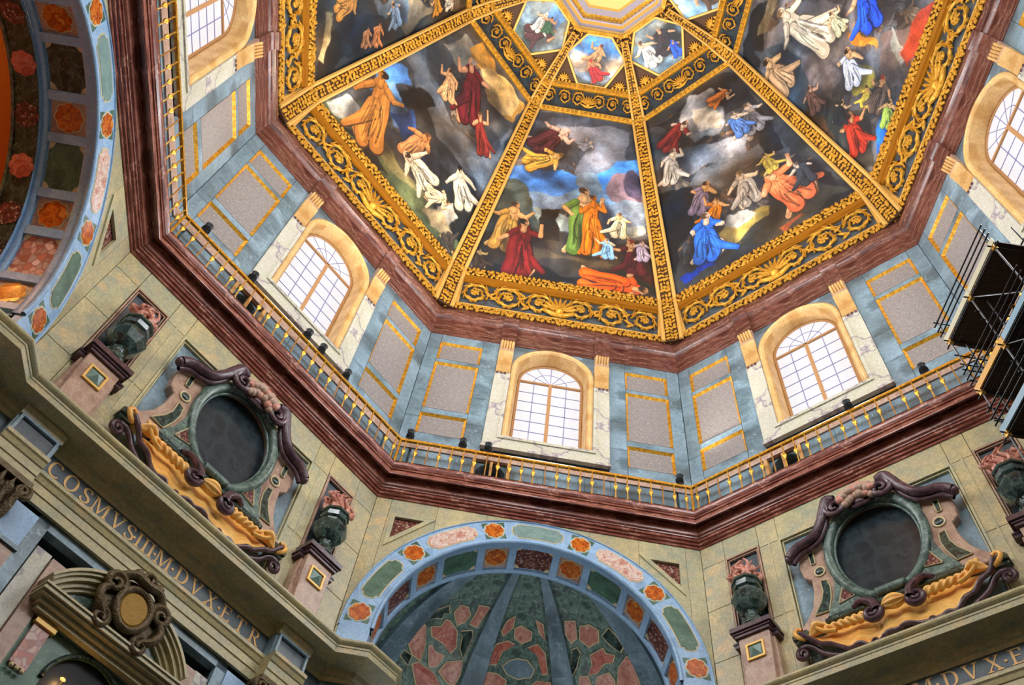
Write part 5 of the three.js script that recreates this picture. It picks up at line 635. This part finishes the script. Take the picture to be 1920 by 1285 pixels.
// ---------- the tomb below the inscription: pilasters, recess, segmental pediment with shield ----------
{
  const w = structure('wall_tomb'); place(w, 'L1'); const z = -WALL;
  mesh('lintel', rect(-2.95, 2.95, 15.92, 16.16, z - 0.3, z - 0.02), M.blue[3], w);
  mesh('recess_back', rect(-2.7, 2.7, 10, 16, z - 0.92, z - 0.88), M.blue[1], w);
  for (const q of [-1, 1]) { mesh('recess_side', rect(q * 2.8 - 0.16, q * 2.8 + 0.16, 10, 16.1, z - 0.2, z - 0.02), M.blue[3], w); mesh('side_strip', rect(q * 2.4 - 0.2, q * 2.4 + 0.2, 10, 15.5, z - 0.3, z - 0.04), M.white, w); mesh('inner_strip', rect(q * 2.0 - 0.18, q * 2.0 + 0.18, 10, 15.4, z - 0.3, z + 0.06), M.pinkst, w);
    mesh('breccia_panel', rect(q * 1.52 - 0.2, q * 1.52 + 0.2, 12.95, 13.92, z + 0.0, z + 0.1), M.pinkb, w); mesh('brass_bar', rect(q * 1.5 - 0.26, q * 1.5 + 0.26, 13.92, 14.02, z, z + 0.16), M.goldLine, w); mesh('brass_bar', rect(q * 1.5 - 0.24, q * 1.5 + 0.24, 14.05, 14.09, z, z + 0.14), M.goldLine, w); for (const k of [-1, 0, 1]) mesh('bracket_drop', new THREE.SphereGeometry(0.055, 8, 6).translate(q * 1.52 + k * 0.13, 12.88, z + 0.12), M.fillet, w); }
  const ds = shapeOf([[-1.9, 10], [1.9, 10], [1.9, 14.5], [-1.9, 14.5]]), dh = new THREE.Path(); dh.moveTo(-0.95, 10); dh.lineTo(-0.95, 13.1); dh.absarc(0, 13.1, 0.95, Math.PI, 0, true); dh.lineTo(0.95, 10); dh.closePath(); ds.holes.push(dh); mesh('aedicule_wall', ext(ds, z - 0.12, z + 0.0), M.green, w);
  const ring = []; for (let k = 0; k <= 24; k++) { const a = Math.PI * k / 24; ring.push([0.98 * Math.cos(a), 13.1 + 0.98 * Math.sin(a), z + 0.02]); } mesh('arch_moulding', tube(ring, 0.06, 40, 6), M.dark, w); mesh('niche_dark', rect(-1.0, 1.0, 10, 14.1, z - 0.11, z - 0.1), M.iron, w);
  const lamp = thing('tomb_lamp', 'tiny glowing amber lamp inside the dark tomb arch at the bottom left', 'lamp'); at(lamp, 'L1', -0.55, 13.3, WALL - 0.06); mesh('flame_bulb', new THREE.SphereGeometry(0.05, 8, 6).scale(1.4, 0.8, 0.8), new THREE.MeshStandardMaterial({ color: '#ffc060', emissive: new THREE.Color(1, 0.55, 0.15), emissiveIntensity: 1.4 }), lamp); mesh('stem', bar([0, -0.3, 0], [0, -0.04, 0], 0.015), M.brass, lamp);
  const pl = new THREE.PointLight(new THREE.Color(1, 0.55, 0.2), 0.5); pl.position.z = 0; pl.castShadow = true; lamp.add(pl);
  const p = thing('broken_pediment', 'curved broken pediment over the tomb door at the bottom left', 'pediment'); at(p, 'L1', -0.2, 14.3, WALL);
  const arcP = (r0, r1, a0, a1, z0, z1, yc = -0.85) => { const s = new THREE.Shape(); s.absarc(0, yc, r1, a0 * RAD, a1 * RAD, false); s.absarc(0, yc, r0, a1 * RAD, a0 * RAD, true); s.closePath(); return new THREE.ExtrudeGeometry(s, { depth: z1 - z0, bevelEnabled: false, curveSegments: 20 }).translate(0, 0, z0); };
  for (const [a0, a1] of [[33, 72], [106, 147]]) mesh('curved_cornice', merge([arcP(2.27, 2.34, a0, a1, 0, 0.6), arcP(2.2, 2.27, a0, a1, 0, 0.54), arcP(2.1, 2.2, a0, a1, 0, 0.46), arcP(2.0, 2.1, a0, a1, 0, 0.34), arcP(1.92, 2.0, a0, a1, 0, 0.26)]), M.corn, p);
  const ty = new THREE.Shape(); ty.moveTo(-1.8, 0.2); ty.absarc(0, -0.85, 2.0, 148 * RAD, 32 * RAD, true); ty.lineTo(1.8, 0.2); ty.closePath(); mesh('tympanum', ext(ty, 0, 0.16), M.verde, p);
  mesh('base_cornice', merge([rect(-1.9, 1.9, 0.0, 0.06, 0, 0.5), rect(-1.94, 1.94, 0.06, 0.16, 0, 0.58), rect(-1.96, 1.96, 0.16, 0.21, 0, 0.62), rect(-1.8, 1.8, -0.1, 0.0, 0, 0.36), rect(-1.74, 1.74, -0.2, -0.1, 0, 0.26)]), M.corn, p);
  const sh = thing('heraldic_shield', 'carved bronze-brown shield frame with blank ochre disc on the broken pediment', 'shield'); at(sh, 'L1', -0.2, 14.42, WALL - 0.42); sh.scale.setScalar(1.02);
  mesh('disc', ext(ell(0.36, 0.42, 36, 0.75, 0.06), 0.1, 0.24, 0.04), stone(null, 0.6, { color: new THREE.Color('#a87c14'), bumpMap: T.grime, bumpScale: 0.01 }), sh); mesh('oval_rim', tube(ell(0.42, 0.5, 36, 0.75, 0.06).map(([x, y]) => [x, y, 0.2]), 0.09, 60, 8, true), M.bronze, sh);
  for (const q of [-1, 1]) { mesh('side_scroll', merge([tube(spiral(q * 0.66, 1.05, 0.26, 1.5, q > 0 ? Math.PI : 0, -q, 0.15).map((v) => v), (t) => 0.12 - 0.06 * t, 40, 7), tube([[q * 0.5, 0.25, .1], [q * 0.75, 0.4, .2], [q * 0.85, 0.7, .18], [q * 0.7, 0.95, .15]], 0.1, 24, 7)]), M.bronze, sh); mesh('foot_scroll', tube(spiral(q * 0.55, 0.16, 0.22, 1.4, Math.PI / 2, q, 0.12), (t) => 0.1 - 0.05 * t, 36, 7), M.bronze, sh); }
  mesh('crest', merge([tube([[-0.62, 1.32, .1], [-0.35, 1.5, .2], [0, 1.42, .28], [0.35, 1.5, .2], [0.62, 1.32, .1]], 0.12, 30, 8), tube(spiral(0, 1.62, 0.2, 1.2, 0, 1, 0.15), 0.07, 30, 6), ...[-1, 1].map((q) => new THREE.SphereGeometry(0.13, 10, 8).translate(q * 0.3, 1.58, 0.2))]), M.bronze, sh);
  mesh('backing', ext(ell(0.75, 0.8, 24, 0.72, 0.1), -0.35, 0.08, 0.05), M.bronze, sh);
}
function capital() {
  const o = new THREE.Group(); const r = rng(77);
  mesh('bell', merge([rect(-0.5, 0.5, 0, 1.05, 0, 0.4), rect(-0.66, 0.66, 1.05, 1.2, 0, 0.58)]), M.bronze, o);
  for (let j = 0; j < 2; j++) for (let k = 0; k < 5; k++) mesh('acanthus_leaf', leafGeo[(k + j) % 3].clone().scale(0.15, 0.32, 0.12).rotateX(0.35).translate(-0.5 + k * 0.25 + j * 0.0, 0.3 + j * 0.36, 0.44 + j * 0.06), M.bronze, o, true);
  for (const q of [-1, 1]) mesh('corner_volute', tube(spiral(q * 0.56, 0.9, 0.2, 1.6, Math.PI / 2, -q, 0.5), (t) => 0.08 - 0.03 * t, 36, 7), M.bronze, o); return o;
}
const capProto = capital();
for (const [s, u, where] of [['L1', -4.27, 'left of the COSMVS inscription'], ['L1', 4.27, 'right of the COSMVS inscription, at the bottom edge'], ['C', -5.2, 'in the corner left of the middle arch']]) {
  const c = thing('pilaster', `wall pilaster with dark bronze leafy capital ${where}`, 'pilaster'); at(c, s, u, 10, WALL);
  const k = capProto.clone(); k.name = 'capital'; k.position.y = 4.95; c.add(k); if (s === 'C') k.scale.set(0.6, 1, 0.6);
  const W = s === 'C' ? 0.32 : 0.5; mesh('shaft', rect(-W, W, 0, 4.97, 0, 0.34), M.porph, c);
}
{ const w = lower.L1, z = -WALL; for (const q of [-1, 1]) { mesh('slab', rect(q * 3.32 - 0.36, q * 3.32 + 0.36, 15.1, 16.02, z - 0.14, z + 0.02), M.sky, w); mesh('slab', rect(q * 3.32 - 0.36, q * 3.32 + 0.36, 12.4, 15.0, z - 0.14, z - 0.02), M.pinkst, w); mesh('slab', rect(q * 5.2 - 0.46, q * 5.2 + 0.46, 10, 16.1, z - 0.14, z), M.blue[0], w); mesh('joint_fillet', rect(q * 3.32 - 0.42, q * 3.32 + 0.42, 15.0, 15.1, z - 0.1, z + 0.05), M.blue[3], w); } }

// ---------- spotlights on the gallery rail ----------
function spotProto() { const o = new THREE.Group(); mesh('clamp', rect(-0.05, 0.05, -0.06, 0.1, -0.06, 0.06), M.iron, o); mesh('yoke', merge([bar([-0.17, 0.1, 0], [0.17, 0.1, 0], 0.02), bar([-0.17, 0.1, 0], [-0.17, 0.32, 0], 0.02), bar([0.17, 0.1, 0], [0.17, 0.32, 0], 0.02)]), M.iron, o);
  const h = mesh('housing', merge([lathe([[0, -0.2], [0.1, -0.2], [0.14, -0.1], [0.15, 0.16], [0.17, 0.18], [0.17, 0.24], [0.14, 0.24], [0.13, 0.2]], 14), rect(-0.12, 0.12, -0.24, -0.2, -0.08, 0.08), ...[0, 1, 2].map((k) => new THREE.TorusGeometry(0.155, 0.015, 5, 14).rotateX(Math.PI / 2).translate(0, -0.08 + k * 0.06, 0))]).rotateX(0.35).translate(0, 0.32, 0), M.iron, o);
  mesh('lens', new THREE.CylinderGeometry(0.13, 0.13, 0.02, 14).translate(0, 0.19, 0).rotateX(0.35).translate(0, 0.32, 0), new THREE.MeshStandardMaterial({ color: '#fff0d0', emissive: new THREE.Color(1, 0.86, 0.62), emissiveIntensity: 1.2 }), h); return o; }
const spot0 = spotProto();
const spotAt = [['L1', -4.59, 'at the left end of the rail above the far left urn'], ['L1', -2.45, 'on the rail below the left edge of the left window'], ['L1', 0.24, 'on the rail below the middle of the left window'], ['L1', 0.96, 'on the rail below the right half of the left window'], ['L1', 2.24, 'on the rail at the lower right corner of the left window'], ['C', -5.05, 'on the middle rail beside its left corner post'], ['C', -3.1, 'on the middle rail below the left panels'], ['C', -2.16, 'on the middle rail at the left foot of the middle window'], ['C', 4.95, 'on the middle rail beside its right corner post'], ['R1', 0.85, 'on the right rail below the right window'], ['R1', 3.51, 'on the right rail near the scaffold']];
spotAt.forEach(([s, u, where], i) => { const o = spot0.clone(); o.name = numbered('spotlight'); o.userData = { label: `small black spotlight ${where}`, category: 'spotlight', group: 'spotlights on the gallery rail' }; scene.add(o); at(o, s, u, RAILY + 1.36, RAILD); o.scale.setScalar(0.82);
  const l = new THREE.SpotLight(new THREE.Color(1, 0.9, 0.74), SPOT_LIGHT, 0, 0.75, 0.9, 2); l.name = 'spot_beam'; l.castShadow = true; l.shadow.radius = 6; l.position.set(0, 0.62, 0.12); o.add(l); const t = new THREE.Object3D(); t.name = 'aim'; t.position.set((i % 3 - 1) * 2.5, 19, 9 + (i % 2) * 3); o.add(t); l.target = t; });

const addedUplightGeo = merge([lathe([[0, -0.2], [0.14, -0.2], [0.2, -0.1], [0.22, 0.2], [0.2, 0.24], [0.18, 0.2]], 14).translate(0, 0.3, 0), bar([-0.24, 0, 0], [-0.24, 0.3, 0], 0.02), bar([0.24, 0, 0], [0.24, 0.3, 0], 0.02), rect(-0.26, 0.26, -0.05, 0.02, -0.12, 0.12)]);  // two unseen lights added on the niche ledge to brighten the half dome
for (const u of [-3.95, 3.95]) { const f = mesh('added_uplight', addedUplightGeo, M.iron, niche); f.position.set(u, 18.62, -0.1 + 0.3); mesh('lens', new THREE.CylinderGeometry(0.17, 0.17, 0.02, 14).translate(0, 0.5, 0), new THREE.MeshStandardMaterial({ color: '#fff4e0', emissive: new THREE.Color(1, 0.95, 0.85), emissiveIntensity: 1 }), f);
  const l = new THREE.SpotLight(new THREE.Color(0.96, 0.97, 1), 22, 0, 1.15, 0.9, 2); l.name = 'added_uplight_beam'; l.castShadow = true; l.shadow.radius = 6; l.position.set(0, 0.6, 0); f.add(l); const t = new THREE.Object3D(); t.name = 'aim'; t.position.set(-u * 0.8, 3.2, -3.2); f.add(t); l.target = t; }

// ---------- scaffold tower in front of the right-hand arch ----------
{
  const o = thing('scaffold_tower', 'tall tubular scaffold with dark board platforms and toe boards at the right edge', 'scaffold'); const X0 = 11.4; o.position.set(X0, 0, -3.3);
  const zs = [1.7, 0, -1.55], xs = [0, 1.25], lv = [18.1, 20.1, 22.05, 24.0, 26.75];
  for (const x of xs) for (const [k, zz] of zs.entries()) mesh('standard', bar([x, 0, zz], [x, x ? 28.6 : (28.0), zz], 0.026, 8), x ? M.iron : M.steel, o);
  for (const [i, y] of lv.entries()) {
    for (const x of xs) mesh('ledger', bar([x, y - 0.12, 1.95], [x, y - 0.12, -1.8], 0.026, 6), M.iron, o);
    for (const zz of zs) { mesh('transom', bar([-0.2, y - 0.06, zz], [1.5, y - 0.06, zz], 0.026, 6), M.iron, o); for (const x of xs) mesh('coupler', merge([rect(x - 0.06, x + 0.06, y - 0.2, y - 0.02, zz - 0.06, zz + 0.06), bar([x - 0.1, y - 0.1, zz], [x + 0.1, y - 0.1, zz], 0.02, 5)]), M.brass, o); }
    for (let b = 0; b < 5; b++) mesh('board', rect(0.02 + b * 0.25, 0.26 + b * 0.25, y, y + 0.05, -1.7, 1.85), M.board, o);
    if (i > 1) { const t = [null, null, M.toeBlue, M.toeYellow, M.toe][i]; mesh('toe_board', rect(-0.05, -0.015, y, y + 0.26, -1.68, 0.1), t, o); mesh('toe_board', rect(-0.05, -0.015, y, y + 0.26, 0.12, 1.85), i === 3 ? M.toeBlue : t, o);
      for (const h of [0.5, 0.8, 1.1]) mesh('guard_rail', bar([-0.04, y + h, 1.9], [-0.04, y + h, -1.75], 0.024, 6), M.iron, o);
      for (const h of [0.5, 1.1]) mesh('end_rail', bar([-0.15, y + h, -1.58], [1.4, y + h, -1.58], 0.024, 6), M.iron, o); }
    if (i > 1) for (const h of [0.45, 0.95]) mesh('guard_rail', bar([1.27, y + h, 1.9], [1.27, y + h, -1.75], 0.024, 6), M.iron, o);
    if (i > 1) for (const zz of [0, -1.55]) mesh('coupler', bar([0.38, y + 0.9, zz], [0.62, y + 0.9, zz], 0.04, 6), M.brass, o);
    if (i > 2) for (const h of [-0.9, -1.4]) for (const zz of [0, -1.55]) mesh('transom', bar([-0.15, y + h, zz], [1.45, y + h, zz], 0.024, 6), M.iron, o);
    if (i) { mesh('brace', bar([0.03, lv[i - 1], 1.7], [0.03, y, 0], 0.024, 6), M.steel, o); mesh('brace', bar([1.22, lv[i - 1], 0], [1.22, y, -1.55], 0.024, 6), M.iron, o); }
  }
  for (const zz of [0, -1.55]) mesh('standard', bar([0.5, 16, zz], [0.5, 26.7, zz], 0.026, 8), M.steel, o);
  for (const y of [2, 4, 6, 8, 10, 12, 14, 16]) for (const x of xs) mesh('ledger', bar([x, y, 1.95], [x, y, -1.8], 0.026, 6), M.iron, o);
}
renderer.render(scene, camera);
